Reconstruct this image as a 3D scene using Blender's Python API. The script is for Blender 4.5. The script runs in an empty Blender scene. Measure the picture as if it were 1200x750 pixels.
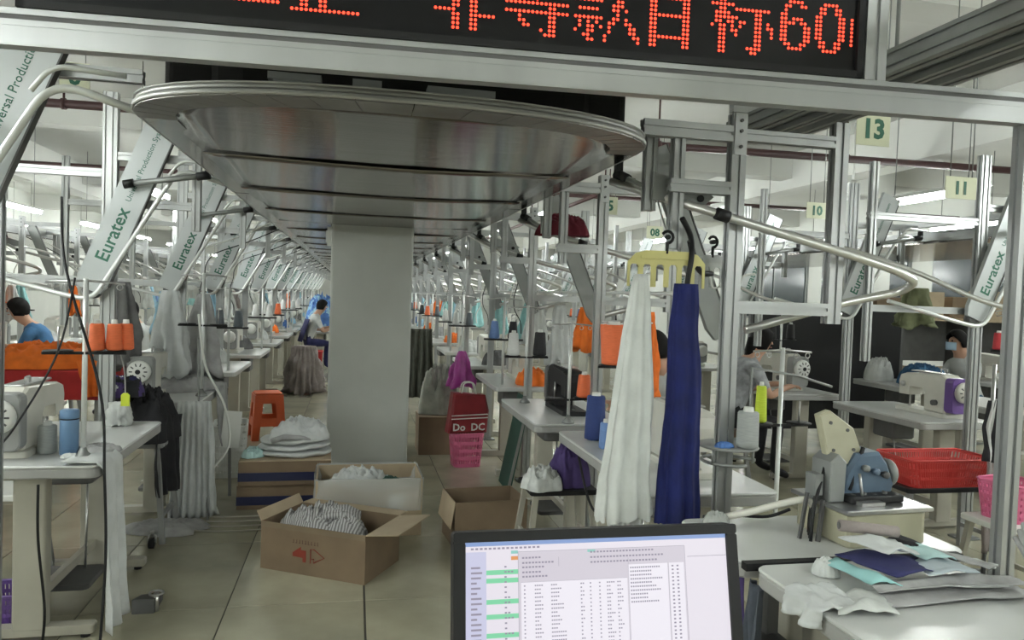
import bpy, bmesh, math, random
from mathutils import Vector, Matrix, noise

sc = bpy.context.scene
COL = sc.collection
R = math.radians
PI = math.pi

# ------------------------------------------------------------------ camera
EYE = 1.55
def look(yaw, pitch, roll):
    y, p, r = R(yaw), R(pitch), R(roll)
    f = Vector((math.sin(y)*math.cos(p), math.cos(y)*math.cos(p), math.sin(p)))
    r0 = Vector((math.cos(y), -math.sin(y), 0)); u0 = r0.cross(f)
    rt = r0*math.cos(r) + u0*math.sin(r); up = u0*math.cos(r) - r0*math.sin(r)
    return Matrix((rt, up, -f)).transposed()
cam_d = bpy.data.cameras.new('camera'); cam = bpy.data.objects.new('camera', cam_d)
COL.objects.link(cam)
cam_d.sensor_width = 36.0; cam_d.lens = 870/1200*36.0
cam_d.clip_start = 0.02; cam_d.clip_end = 200
M4 = look(12.0, -1.9, 2.0).to_4x4(); M4.translation = Vector((0, 0, EYE))
cam.matrix_world = M4
sc.camera = cam

# ------------------------------------------------------------------ world and exposure
w = bpy.data.worlds.new('world'); sc.world = w; w.use_nodes = True
w.node_tree.nodes['Background'].inputs[0].default_value = (0.8, 0.9, 1.0, 1)
w.node_tree.nodes['Background'].inputs[1].default_value = 0.15
sc.view_settings.view_transform = 'Standard'; sc.view_settings.look = 'None'
sc.view_settings.exposure = 0.08; sc.view_settings.gamma = 1.0
sc.view_settings.use_curve_mapping = False
TUBE_POWER = 150.0          # emission of the fluorescent tubes

# ------------------------------------------------------------------ materials
MATS = {}
def mat(name, col, rough=0.6, metal=0.0, var=0.0, scale=8.0, bump=0.0, emit=0.0, alpha=None, trans=0.0, stretch=None, spec=None, rnd=0.0, col2=None):
    if name in MATS: return MATS[name]
    m = bpy.data.materials.new(name); m.use_nodes = True
    nt = m.node_tree; b = nt.nodes['Principled BSDF']
    c = (*col, 1)
    b.inputs['Base Color'].default_value = c
    b.inputs['Roughness'].default_value = rough; b.inputs['Metallic'].default_value = metal
    if spec is not None: b.inputs['Specular IOR Level'].default_value = spec
    if trans: b.inputs['Transmission Weight'].default_value = trans
    if alpha is not None: b.inputs['Alpha'].default_value = alpha
    if emit:
        if name.startswith('screen_'): b.inputs['Base Color'].default_value = (0.01, 0.01, 0.01, 1)
        b.inputs['Emission Color'].default_value = c; b.inputs['Emission Strength'].default_value = emit
    if var or bump or rnd:
        tc = nt.nodes.new('ShaderNodeTexCoord'); mp = nt.nodes.new('ShaderNodeMapping')
        nt.links.new(tc.outputs['Object'], mp.inputs['Vector'])
        if stretch: mp.inputs['Scale'].default_value = stretch
        nz = nt.nodes.new('ShaderNodeTexNoise'); nz.inputs['Scale'].default_value = scale
        nz.inputs['Detail'].default_value = 5.0
        nt.links.new(mp.outputs['Vector'], nz.inputs['Vector'])
        mx = nt.nodes.new('ShaderNodeMix'); mx.data_type = 'RGBA'
        k = 1.0 - var
        lo = col2 if col2 else tuple(x*k for x in col)
        mx.inputs[6].default_value = (*lo, 1)
        mx.inputs[7].default_value = (*[min(1, x*(1 + var*0.35)) for x in col], 1)
        rp = nt.nodes.new('ShaderNodeMapRange'); rp.inputs[1].default_value = 0.32; rp.inputs[2].default_value = 0.68
        nt.links.new(nz.outputs['Fac'], rp.inputs[0]); nt.links.new(rp.outputs[0], mx.inputs[0])
        src = mx.outputs[2]
        if rnd:
            oi = nt.nodes.new('ShaderNodeObjectInfo'); hs = nt.nodes.new('ShaderNodeHueSaturation')
            r2 = nt.nodes.new('ShaderNodeMapRange'); r2.inputs[3].default_value = 1 - rnd; r2.inputs[4].default_value = 1 + rnd
            nt.links.new(oi.outputs['Random'], r2.inputs[0]); nt.links.new(r2.outputs[0], hs.inputs['Value'])
            nt.links.new(src, hs.inputs['Color']); src = hs.outputs[0]
        nt.links.new(src, b.inputs['Base Color'])
        if bump:
            bp = nt.nodes.new('ShaderNodeBump'); bp.inputs['Strength'].default_value = bump; bp.inputs['Distance'].default_value = 0.01
            nt.links.new(nz.outputs['Fac'], bp.inputs['Height']); nt.links.new(bp.outputs[0], b.inputs['Normal'])
    MATS[name] = m
    return m

ALU = mat('aluminium', (0.40, 0.41, 0.41), 0.42, 0.8, 0.12, 6, stretch=(1, 1, 0.2))
ALUD = mat('aluminium_dull', (0.27, 0.28, 0.275), 0.5, 0.6, 0.15, 6)
CHROME = mat('chrome_tube', (0.62, 0.62, 0.61), 0.3, 0.85)
WTUBE = mat('white_tube', (0.66, 0.68, 0.67), 0.35, 0.35)
RIM = mat('rim_metal', (0.40, 0.40, 0.39), 0.5, 0.6, 0.15, 5)
FLANGE = mat('flange_metal', (0.3, 0.29, 0.28), 0.42, 0.85, 0.2, 6)
SHEET = mat('brushed_sheet', (0.33, 0.305, 0.29), 0.11, 1.0, 0.25, 3.0, 0.09, stretch=(0.5, 45, 1))
BLACK = mat('black_plastic', (0.012, 0.012, 0.013), 0.5, spec=0.25)
DARK = mat('dark_interior', (0.010, 0.0095, 0.009), 0.8, spec=0.08)  # near-black colour stands in for the unlit void inside the conveyor
DGREY = mat('dark_grey', (0.09, 0.09, 0.09), 0.55, 0, 0.2)
MGREY = mat('mid_grey_paint', (0.26, 0.265, 0.26), 0.5, 0, 0.15, 5)
PANEL = mat('panel_white', (0.43, 0.455, 0.46), 0.35, 0.2, 0.06, 4)
GREEN_INK = mat('green_ink', (0.02, 0.11, 0.07), 0.6)
DARK_INK = mat('dark_ink', (0.02, 0.025, 0.022), 0.6)
TOP = mat('table_laminate', (0.55, 0.56, 0.55), 0.28, 0, 0.1, 3)
EDGE = mat('table_edge', (0.33, 0.33, 0.32), 0.5, 0, 0.12, 4)
LEG = mat('leg_beige', (0.36, 0.345, 0.29), 0.5, 0, 0.12, 4)
CREAM = mat('machine_cream', (0.6, 0.59, 0.53), 0.35, 0, 0.08, 8)
CREAMY = mat('machine_yellowed', (0.36, 0.345, 0.25), 0.4, 0, 0.12, 8)
STEEL = mat('steel', (0.5, 0.5, 0.5), 0.3, 0.9, 0.15, 10)
PAINT = mat('column_paint', (0.5, 0.515, 0.485), 0.75, 0, 0.1, 2.2, 0.06)
WALLM = mat('wall_paint', (0.55, 0.56, 0.53), 0.8, 0, 0.08, 1)
CEIL = mat('ceiling_paint', (0.54, 0.545, 0.515), 0.85, 0, 0.07, 0.8)
PIPE = mat('pipe_maroon', (0.055, 0.02, 0.02), 0.5)
TILE = mat('floor_tile', (0.40, 0.38, 0.285), 0.14, 0, 0.3, 2.0, 0.02, rnd=0.1, spec=0.45)
GROUT = mat('grout', (0.07, 0.065, 0.055), 0.9)
CARD = mat('cardboard', (0.19, 0.135, 0.085), 0.8, 0, 0.14, 6)
CARDL = mat('cardboard_light', (0.4, 0.32, 0.22), 0.8, 0, 0.1, 6)
CARDD = mat('cardboard_band', (0.2, 0.15, 0.1), 0.85, 0, 0.14, 6)
NAVY = mat('navy_tape', (0.012, 0.016, 0.06), 0.35)
REDINK = mat('red_ink', (0.22, 0.03, 0.015), 0.7)
BROWNINK = mat('brown_ink', (0.1, 0.05, 0.03), 0.7)
PLASTIC = mat('clear_plastic', (0.8, 0.82, 0.8), 0.12, 0, alpha=0.42, spec=1.0)
CL = lambda n, c, v=0.25: mat('cloth_'+n, c, 0.92, 0, v, 11, 0.9)
C_GREY = CL('grey', (0.36, 0.36, 0.36)); C_LGREY = CL('light_grey', (0.55, 0.57, 0.57), 0.12); C_DGREY = CL('dark_grey', (0.13, 0.13, 0.13))
C_BLACK = CL('black', (0.014, 0.014, 0.017)); C_NAVY = CL('navy', (0.02, 0.022, 0.09)); C_ROYAL = CL('royal', (0.005, 0.010, 0.085), 0.3)
C_ORANGE = CL('orange', (0.78, 0.17, 0.02), 0.2); C_WHITE = CL('white', (0.54, 0.56, 0.545), 0.12); C_SKY = CL('sky', (0.32, 0.52, 0.66), 0.2)
C_BLUE = CL('blue', (0.09, 0.2, 0.5), 0.3); C_BURG = CL('burgundy', (0.13, 0.012, 0.025), 0.3); C_MAG = CL('magenta', (0.3, 0.03, 0.26), 0.3)
C_MINT = CL('mint', (0.42, 0.6, 0.6), 0.1); C_PINK = CL('pink', (0.55, 0.25, 0.28)); C_BROWN = CL('taupe', (0.3, 0.26, 0.25)); C_DENIM = CL('denim', (0.03, 0.1, 0.2))
C_PURP = CL('purple', (0.05, 0.03, 0.12)); C_AQUA = CL('aqua', (0.3, 0.55, 0.55), 0.15); C_YEL = CL('yellow', (0.6, 0.55, 0.2), 0.2); C_RED = CL('red', (0.36, 0.02, 0.02), 0.2)
TH = lambda n, c: mat('thread_'+n, c, 0.7, 0, 0.15, 30, 0.3, stretch=(1, 1, 12))
T_ORANGE = TH('orange', (0.72, 0.15, 0.05)); T_GREY = TH('grey', (0.36, 0.38, 0.37)); T_WHITE = TH('white', (0.62, 0.63, 0.62)); T_NAVY = TH('navy', (0.014, 0.035, 0.15))
T_LBLUE = TH('light_blue', (0.14, 0.24, 0.5)); T_BLACK = TH('black', (0.012, 0.012, 0.014)); T_LIME = TH('lime', (0.5, 0.62, 0.04)); T_RED = TH('red', (0.5, 0.04, 0.05)); T_SLATE = TH('slate', (0.13, 0.15, 0.17))
SKIN = mat('skin', (0.5, 0.29, 0.2), 0.55, 0, 0.08, 10); HAIR = mat('hair', (0.010, 0.009, 0.009), 0.75, spec=0.15)
P_RED = mat('plastic_red', (0.5, 0.045, 0.04), 0.4); P_ORANGE = mat('plastic_orange', (0.62, 0.1, 0.025), 0.4, 0, 0.1, 5); P_PINK = mat('plastic_pink', (0.6, 0.14, 0.26), 0.4)
P_PURPLE = mat('plastic_purple', (0.12, 0.06, 0.24), 0.35); P_WHITE = mat('plastic_white', (0.65, 0.66, 0.63), 0.4); P_YELLOW = mat('plastic_yellowed', (0.5, 0.46, 0.17), 0.35)
P_BLUE = mat('bottle_blue', (0.12, 0.22, 0.37), 0.4); P_GREEN = mat('board_green', (0.015, 0.07, 0.05), 0.6); P_CLEAR = mat('clear_hanger', (0.5, 0.52, 0.5), 0.2, 0, alpha=0.55); P_LIME = mat('plastic_lime', (0.62, 0.72, 0.05), 0.5)
P_TEALB = mat('machine_blue', (0.085, 0.13, 0.19), 0.4, 0, 0.15, 10)
WOOD = mat('wood_brown', (0.16, 0.1, 0.06), 0.6, 0, 0.25, 8)
LAMP = mat('tube_glow', (0.95, 1.0, 0.96), 0.5, emit=TUBE_POWER)
LED = mat('led_red', (1.0, 0.055, 0.025), 0.5, emit=2.6)
SIGNCARD = mat('sign_card', (0.6, 0.62, 0.46), 0.7)
def stripe_mat(name, a, b, scale=26.0):
    m = mat(name, a, 0.92); nt = m.node_tree; bs = nt.nodes['Principled BSDF']
    tc = nt.nodes.new('ShaderNodeTexCoord'); wv = nt.nodes.new('ShaderNodeTexWave'); wv.inputs['Scale'].default_value = scale; wv.inputs['Distortion'].default_value = 5.0; wv.inputs['Detail Scale'].default_value = 0.6
    mx = nt.nodes.new('ShaderNodeMix'); mx.data_type = 'RGBA'; mx.inputs[6].default_value = (*a, 1); mx.inputs[7].default_value = (*b, 1)
    nt.links.new(tc.outputs['Object'], wv.inputs['Vector']); nt.links.new(wv.outputs['Fac'], mx.inputs[0]); nt.links.new(mx.outputs[2], bs.inputs['Base Color']); return m
STRIPE = stripe_mat('cloth_striped', (0.5, 0.5, 0.5), (0.16, 0.155, 0.155), 20.0)
FACE = mat('led_face', (0.008, 0.008, 0.009), 0.3, spec=0.2)

# ------------------------------------------------------------------ mesh building
class MB:
    def __init__(s): s.v = []; s.f = []; s.m = []; s.s = []; s.mi = 0; s.M = None
    def add(s, vs, fs, smooth=False):
        o = len(s.v)
        if s.M is not None: vs = [s.M @ Vector(v) for v in vs]
        s.v += [tuple(v) for v in vs]; s.f += [tuple(i+o for i in f) for f in fs]
        s.m += [s.mi]*len(fs); s.s += [smooth]*len(fs); return s
    def box(s, c, d, rz=0.0, rot=None):
        hx, hy, hz = d[0]/2, d[1]/2, d[2]/2; C = Vector(c)
        m = rot if rot is not None else Matrix.Rotation(rz, 3, 'Z')
        vs = [C + m @ Vector((x*hx, y*hy, z*hz)) for z in (-1, 1) for y in (-1, 1) for x in (-1, 1)]
        return s.add(vs, [(0, 2, 3, 1), (4, 5, 7, 6), (0, 1, 5, 4), (2, 6, 7, 3), (0, 4, 6, 2), (1, 3, 7, 5)])
    def prism(s, poly, fn, ch=0.0, d=1.0, smooth=False):
        """poly: 2-D outline; fn(x, y, t) maps it at depth t (0..d); ch chamfers both rims"""
        n = len(poly); cx = sum(p[0] for p in poly)/n; cy = sum(p[1] for p in poly)/n
        if ch:
            ext = max(max(abs(p[0]-cx), abs(p[1]-cy)) for p in poly)
            def ins(p):
                dx, dy = p[0]-cx, p[1]-cy; L = math.hypot(dx, dy) or 1
                return (p[0]-dx/L*ch, p[1]-dy/L*ch)
            lay = [([ins(p) for p in poly], 0), (poly, ch), (poly, d-ch), ([ins(p) for p in poly], d)]
        else: lay = [(poly, 0), (poly, d)]
        vs = [fn(p[0], p[1], t) for q, t in lay for p in q]
        fs = []
        for k in range(len(lay)-1):
            for i in range(n):
                j = (i+1) % n; fs.append((k*n+i, k*n+j, (k+1)*n+j, (k+1)*n+i))
        fs.append(tuple(range(n-1, -1, -1))); fs.append(tuple((len(lay)-1)*n+i for i in range(n)))
        return s.add(vs, fs, smooth)
    def slab(s, x0, x1, y0, y1, z0, z1, r=0.03, ch=0.006, seg=4):
        return s.prism(rrect(x0, x1, y0, y1, r, seg), lambda x, y, t: (x, y, z0+t), ch, z1-z0)
    def bar(s, p, q, a, b, up=(0, 0, 1), slots=0):
        """box bar from p to q, a wide, b along up; slots > 0 cuts extrusion grooves"""
        p, q = Vector(p), Vector(q); d = (q-p).normalized(); u = Vector(up)
        if abs(d.dot(u)) > 0.95: u = Vector((0, 1, 0)) if abs(d.y) < 0.9 else Vector((1, 0, 0))
        sd = d.cross(u).normalized(); u = sd.cross(d).normalized()
        hx, hy = a/2, b/2
        if not slots: poly = [(-hx, -hy), (hx, -hy), (hx, hy), (-hx, hy)]
        else:
            g = 0.006; dp = 0.008
            def side(P, Q, n, inx, iny):
                out = [P]
                for k in range(n):
                    t = (k+0.5)/n; L = math.hypot(Q[0]-P[0], Q[1]-P[1]); ux, uy = (Q[0]-P[0])/L, (Q[1]-P[1])/L
                    mx, my = P[0]+ux*L*t, P[1]+uy*L*t
                    out += [(mx-ux*g, my-uy*g), (mx-ux*g+inx*dp, my-uy*g+iny*dp), (mx+ux*g+inx*dp, my+uy*g+iny*dp), (mx+ux*g, my+uy*g)]
                return out
            na = max(1, round(a/0.045)); nb = max(1, round(b/0.045))
            poly = side((-hx, -hy), (hx, -hy), na, 0, 1)+side((hx, -hy), (hx, hy), nb, -1, 0)+side((hx, hy), (-hx, hy), na, 0, -1)+side((-hx, hy), (-hx, -hy), nb, 1, 0)
        L = (q-p).length
        n = len(poly); vs = [p+sd*x+u*y+d*t for t in (0, L) for x, y in poly]
        fs = [(i, (i+1) % n, n+(i+1) % n, n+i) for i in range(n)] + [tuple(range(n-1, -1, -1)), tuple(range(n, 2*n))]
        return s.add(vs, fs)
    def tube(s, pts, r, n=8, cap=True, r2=None):
        pts = [Vector(p) for p in pts]; m = len(pts)
        if m < 2: return s
        tan = [(pts[min(i+1, m-1)]-pts[max(i-1, 0)]).normalized() for i in range(m)]
        u = Vector((0, 0, 1)) if abs(tan[0].z) < 0.9 else Vector((1, 0, 0))
        vs = []
        for i in range(m):
            t = tan[i]; u = (u - t*u.dot(t))
            if u.length < 1e-5: u = Vector((1, 0.3, 0)) - t*Vector((1, 0.3, 0)).dot(t)
            u.normalize(); b = t.cross(u)
            rr = r if r2 is None else r+(r2-r)*i/(m-1)
            vs += [pts[i]+(u*math.cos(2*PI*k/n)+b*math.sin(2*PI*k/n))*rr for k in range(n)]
        fs = [(i*n+k, i*n+(k+1) % n, (i+1)*n+(k+1) % n, (i+1)*n+k) for i in range(m-1) for k in range(n)]
        s.add(vs, fs, True)
        if cap:
            o = len(s.v)-len(vs)
            s.f += [tuple(o+k for k in range(n-1, -1, -1)), tuple(o+(m-1)*n+k for k in range(n))]; s.m += [s.mi]*2; s.s += [False]*2
        return s
    def cyl(s, p, q, r, n=12, r2=None): return s.tube([p, q], r, n, True, r2)
    def lathe(s, prof, c=(0, 0, 0), n=14, axis='Z', smooth=True):
        c = Vector(c); vs = []
        for r, h in prof:
            for k in range(n):
                a = 2*PI*k/n; x, y = r*math.cos(a), r*math.sin(a)
                vs.append(c+Vector({'Z': (x, y, h), 'X': (h, x, y), 'Y': (y, h, x)}[axis]))
        m = len(prof); fs = [(i*n+k, i*n+(k+1) % n, (i+1)*n+(k+1) % n, (i+1)*n+k) for i in range(m-1) for k in range(n)]
        fs += [tuple(range(n-1, -1, -1)), tuple((m-1)*n+k for k in range(n))]
        return s.add(vs, fs, smooth)
    def grid(s, fn, nu, nv, smooth=True, closed=False):
        vs = [fn(i/nu, j/nv) for i in range(nu+1) for j in range(nv+1)]; w = nv+1
        return s.add(vs, [(i*w+j, i*w+j+1, (i+1)*w+j+1, (i+1)*w+j) for i in range(nu) for j in range(nv)], smooth)
    def build(s, name, mats, parent=None, loc=None, rz=0.0, thick=0.0):
        me = bpy.data.meshes.new(name); me.from_pydata(s.v, [], s.f)
        if not isinstance(mats, (list, tuple)): mats = [mats]
        for m in mats: me.materials.append(m)
        me.polygons.foreach_set('material_index', s.m); me.polygons.foreach_set('use_smooth', s.s)
        bm = bmesh.new(); bm.from_mesh(me); bmesh.ops.recalc_face_normals(bm, faces=bm.faces); bm.to_mesh(me); bm.free()
        o = bpy.data.objects.new(name, me); COL.objects.link(o)
        if parent: o.parent = parent
        if loc: o.location = loc
        o.rotation_euler.z = rz
        if thick:
            md = o.modifiers.new('thickness', 'SOLIDIFY'); md.thickness = thick; md.offset = 0
        return o

def rrect(x0, x1, y0, y1, r, seg=4):
    out = []
    for cx, cy, a0 in ((x1-r, y1-r, 0), (x0+r, y1-r, 90), (x0+r, y0+r, 180), (x1-r, y0+r, 270)):
        for k in range(seg+1):
            a = R(a0+90*k/seg); out.append((cx+r*math.cos(a), cy+r*math.sin(a)))
    return out
def fillet(pts, r, seg=6):
    pts = [Vector(p) for p in pts]; out = [pts[0]]
    for i in range(1, len(pts)-1):
        a, b, c = pts[i-1], pts[i], pts[i+1]; d1 = (a-b); d2 = (c-b)
        rr = min(r, d1.length*0.49, d2.length*0.49); p = b+d1.normalized()*rr; q = b+d2.normalized()*rr
        for k in range(seg+1):
            t = k/seg; out.append(p*(1-t)**2 + b*2*t*(1-t) + q*t*t)
    out.append(pts[-1]); return out
def tag(o, label=None, cat=None, group=None, kind=None):
    if label: o['label'] = label
    if cat: o['category'] = cat
    if group: o['group'] = group
    if kind: o['kind'] = kind
    return o
def thing(name, label, cat, loc=(0, 0, 0), rz=0.0, group=None):
    o = bpy.data.objects.new(name, None); COL.objects.link(o); o.empty_display_size = 0.05
    o.location = loc; o.rotation_euler.z = rz
    return tag(o, label, cat, group)
def copy_tree(o, parent=None):
    c = o.copy(); COL.objects.link(c); c.parent = parent
    for ch in o.children: copy_tree(ch, c)
    return c
def dup(root, loc, rz=None, label=None, group=None):
    c = copy_tree(root); c.location = loc
    if rz is not None: c.rotation_euler.z = rz
    if label: c['label'] = label
    if group: c['group'] = group
    return c
def text_mesh(txt, size, name='lettering', extrude=0.0008, bold=0.0):
    cu = bpy.data.curves.new('txt', 'FONT'); cu.body = txt; cu.size = size; cu.extrude = extrude; cu.offset = bold; cu.resolution_u = 2
    cu.align_x = 'CENTER'; cu.align_y = 'CENTER'
    ob = bpy.data.objects.new('txt', cu); COL.objects.link(ob)
    dg = bpy.context.evaluated_depsgraph_get(); me = bpy.data.meshes.new_from_object(ob.evaluated_get(dg))
    bpy.data.objects.remove(ob); me.name = name; return me
def text(txt, size, m, parent, M, name='lettering', bold=0.0):
    me = text_mesh(txt, size, name, bold=bold); me.materials.clear(); me.materials.append(m)
    me.transform(M); o = bpy.data.objects.new(name, me); COL.objects.link(o)
    if parent: o.parent = parent
    return o
def frame(o, ex, ey, ez):
    """matrix with origin o and the given axes"""
    m = Matrix((Vector(ex), Vector(ey), Vector(ez))).transposed().to_4x4(); m.translation = Vector(o); return m
NZ = lambda p, k=3: noise.fractal(Vector(p), 1.0, 2.0, k)
# ------------------------------------------------------------------ the room
random.seed(4)
X0, X1, Y0, Y1, ZC = -9.0, 11.0, -4.5, 33.0, 3.95
m = MB(); m.box(((X0+X1)/2, (Y0+Y1)/2, -0.055), (X1-X0, Y1-Y0, 0.1)); floor = tag(m.build('floor', GROUT), kind='structure')
TX, TY = 0.65, 0.95
tile_me = None; far = MB()
cells = []
for i in range(-16, 18):
    for j in range(-9, 32):
        xa, ya = 0.085+TX*i, 3.73+TY*j
        if xa < X0 or xa+TX > X1 or ya < Y0 or ya+TY > Y1: continue
        cells.append((i, j, xa, ya))
near = [c for c in cells if -3 <= c[0] <= 6 and 2.0 < c[3] < 20]
near.sort(key=lambda c: math.hypot(c[2], c[3])); near = set(near[:190])
for c in cells:
    i, j, xa, ya = c
    gap = 0.005 if i in (-1, 0) else 0.0025
    if c in near:
        if tile_me is None:
            t = MB(); t.prism([(-TX/2+0.0025, -TY/2+0.003), (TX/2-0.0025, -TY/2+0.003), (TX/2-0.0025, TY/2-0.003), (-TX/2+0.0025, TY/2-0.003)], lambda x, y, q: (x, y, q-0.006), 0.0012, 0.006)
            o = t.build('floor_tile', TILE, floor); tile_me = o.data
        else:
            o = bpy.data.objects.new('floor_tile', tile_me); COL.objects.link(o); o.parent = floor
        o.location = (xa+TX/2, ya+TY/2, random.uniform(-0.0008, 0.0))
        if i == 0 and ya < 3.8: o.location.x += 0.005
    else:
        far.box((xa+TX/2, ya+TY/2, -0.003), (TX-0.005, TY-0.006, 0.006))
tag(far.build('floor_tile_field', TILE, floor), kind='stuff')
m = MB(); m.box(((X0+X1)/2, (Y0+Y1)/2, ZC+0.1), (X1-X0, Y1-Y0, 0.2)); ceiling = tag(m.build('ceiling', CEIL), kind='structure')
for y in (-2.0, 4.4, 10.8, 17.2, 23.6, 30.0):
    m = MB(); m.box(((X0+X1)/2, y, ZC-0.2), (X1-X0, 0.32, 0.4)); m.build('ceiling_beam', CEIL, ceiling)
for x in (-5.8, 6.9):
    m = MB(); m.box((x, (Y0+Y1)/2, ZC-0.28), (0.4, Y1-Y0, 0.56)); m.build('ceiling_beam', CEIL, ceiling)
def wall(name, c, d):
    m = MB(); m.box(c, d); return tag(m.build(name, WALLM), kind='structure')
wall('wall_left', (X0-0.1, (Y0+Y1)/2, ZC/2), (0.2, Y1-Y0, ZC))
wr = wall('wall_right', (X1+0.1, (Y0+Y1)/2, ZC/2), (0.2, Y1-Y0, ZC))
wall('wall_back', ((X0+X1)/2, Y1+0.1, ZC/2), (X1-X0+0.4, 0.2, ZC))
wall('wall_front', ((X0+X1)/2, Y0-0.1, ZC/2), (X1-X0+0.4, 0.2, ZC))
GLASS = mat('window_glass_dark', (0.05, 0.06, 0.065), 0.15)
for k, y in enumerate((4.0, 7.5, 11.0, 14.5, 18.0)):
    wn = MB(); wn.box((X1-0.02, y, 2.0), (0.05, 2.9, 1.7)); wo = tag(wn.build('window_%d' % (k+1), ALUD), kind='structure')
    for q in (-0.72, 0.72):
        p = MB(); p.box((X1-0.055, y+q, 2.0), (0.03, 1.36, 1.6)); p.build('pane', GLASS, wo)
# columns
def column(x0, x1, y0, y1, label, grp=None):
    t = MB(); poly = rrect(x0, x1, y0, y1, 0.02, 2)
    n = len(poly); H = 28; vs = []; fs = []
    for k in range(H+1):
        z = ZC*k/H
        for (x, y) in poly:
            wob = 0.006*NZ((x*3, y*3, z*4)) if z < 2.0 else 0
            vs.append((x+wob*(1 if x > (x0+x1)/2 else -1), y+wob*0.5, z))
    for k in range(H):
        for i in range(n):
            j = (i+1) % n; fs.append((k*n+i, k*n+j, (k+1)*n+j, (k+1)*n+i))
    t.add(vs, fs); o = t.build('column', PAINT); tag(o, kind='structure'); return o
col_main = column(-0.205, 0.48, 6.42, 7.1, '')
m = MB(); m.box((-0.225, 6.6, 2.0), (0.04, 0.09, 0.16)); m.box((-0.25, 6.6, 2.0), (0.012, 0.06, 0.1)); m.build('switch_box', P_WHITE, col_main)
column(7.6, 8.3, 10.3, 11.0, ''); column(-6.6, -6.0, 10.4, 11.1, '')
# sprinkler pipes hung under the ceiling
def pipe(p, q, r, label, drops):
    t = thing('ceiling_pipe', label, 'pipe', p)
    P, Q = Vector(p), Vector(q)
    b = MB(); b.cyl((0, 0, 0), Q-P, r, 10); b.build('pipe_run', PIPE, t)
    for f in drops:
        c = (Q-P)*f; d = MB(); d.cyl(c, c+Vector((0, 0, ZC-p[2]-0.01)), 0.012, 6); d.build('hanger_rod', PIPE, t)
        d = MB(); d.cyl(c-Vector((0.02, 0, 0)), c+Vector((0.02, 0, 0)), r*1.3, 10); d.build('clamp', PIPE, t)
    return t
pipe((-8.8, 8.6, 3.32), (10.8, 7.7, 3.32), 0.045, 'thick maroon pipe crossing the hall above the station number thirteen', (0.05, 0.3, 0.62, 0.74, 0.86))
pipe((-8.8, 12.4, 3.25), (10.8, 11.7, 3.25), 0.035, 'thin maroon pipe crossing the hall behind the thick one', (0.1, 0.4, 0.66, 0.8))
pipe((3.4, 8.9, 3.05), (3.4, 20.0, 3.05), 0.03, 'maroon branch pipe running lengthwise between the rows', (0.1, 0.5, 0.9))
# pendant fittings seen below the pipes
def pendant(loc, label):
    t = thing('pendant_lamp', label, 'lamp', loc)
    a = MB(); a.cyl((0, 0, 0.1), (0, 0, ZC-loc[2]), 0.014, 8); a.build('stem', P_WHITE, t)
    a = MB(); a.lathe([(0.03, 0.2), (0.07, 0.16), (0.08, 0.05), (0.03, 0.03)]); a.build('canopy', P_WHITE, t)
    a = MB(); a.lathe([(0.05, 0.03), (0.22, 0.0), (0.22, -0.03), (0.04, -0.04)], n=18); a.build('shade', P_WHITE, t)
pendant((6.9-0.6, 8.6, 3.0), 'white round pendant fitting beside the far white column')
pendant((4.9, 9.3, 2.88), 'white round pendant fitting above the sign reading ten')

# ------------------------------------------------------------------ fluorescent lamps in lengthwise lines
def lamp():
    t = thing('tube_lamp', 'white tube lamp hung in a lengthwise line over the workstations', 'lamp', (0, 0, 0), 0, 'tube lamps in lines')
    a = MB(); a.prism([(-0.06, 0.012), (0.06, 0.012), (0.03, 0.05), (-0.03, 0.05)], lambda x, y, q: (x, q-0.65, y+0.03), 0, 1.3); a.build('reflector', P_WHITE, t)
    for sx in (-0.04, 0.04):
        a = MB(); a.cyl((sx, -0.6, 0.008), (sx, 0.6, 0.008), 0.014, 8); a.build('tube', LAMP, t)
    for sy in (-0.45, 0.45):
        a = MB(); a.cyl((0, sy, 0.07), (0, sy, 1.35), 0.005, 5); a.build('suspension_rod', ALUD, t)
    return t
ORD = 'first second third fourth fifth sixth seventh eighth ninth tenth eleventh twelfth thirteenth fourteenth fifteenth sixteenth seventeenth'.split()
LL = {-7.4: 'nearest the plain side wall', -4.9: 'above the blue shirted man\'s conveyor', -2.3: 'over the workers of the blue flask\'s row', 2.35: 'over the workers of the overlock\'s row', 5.2: 'above the second conveyor', 8.6: 'nearest the dark windows'}
L0 = lamp(); first = True
for x in (-7.4, -4.9, -2.3, 2.35, 5.2, 8.6):
    n_ = 0
    for k in range(11):
        y = -3.6+3.2*k
        if x == -2.3 and 3 < y < 9: continue
        if x == 2.35 and 1 < y < 6.5: continue
        z = 2.58 if abs(x) < 6 else 2.75
        o = L0 if first else dup(L0, (x, y, z)); first = False; o.location = (x, y, z)
        o['label'] = '%s tube lamp along the lamp line %s' % (ORD[n_], LL[x]); n_ += 1

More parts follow.
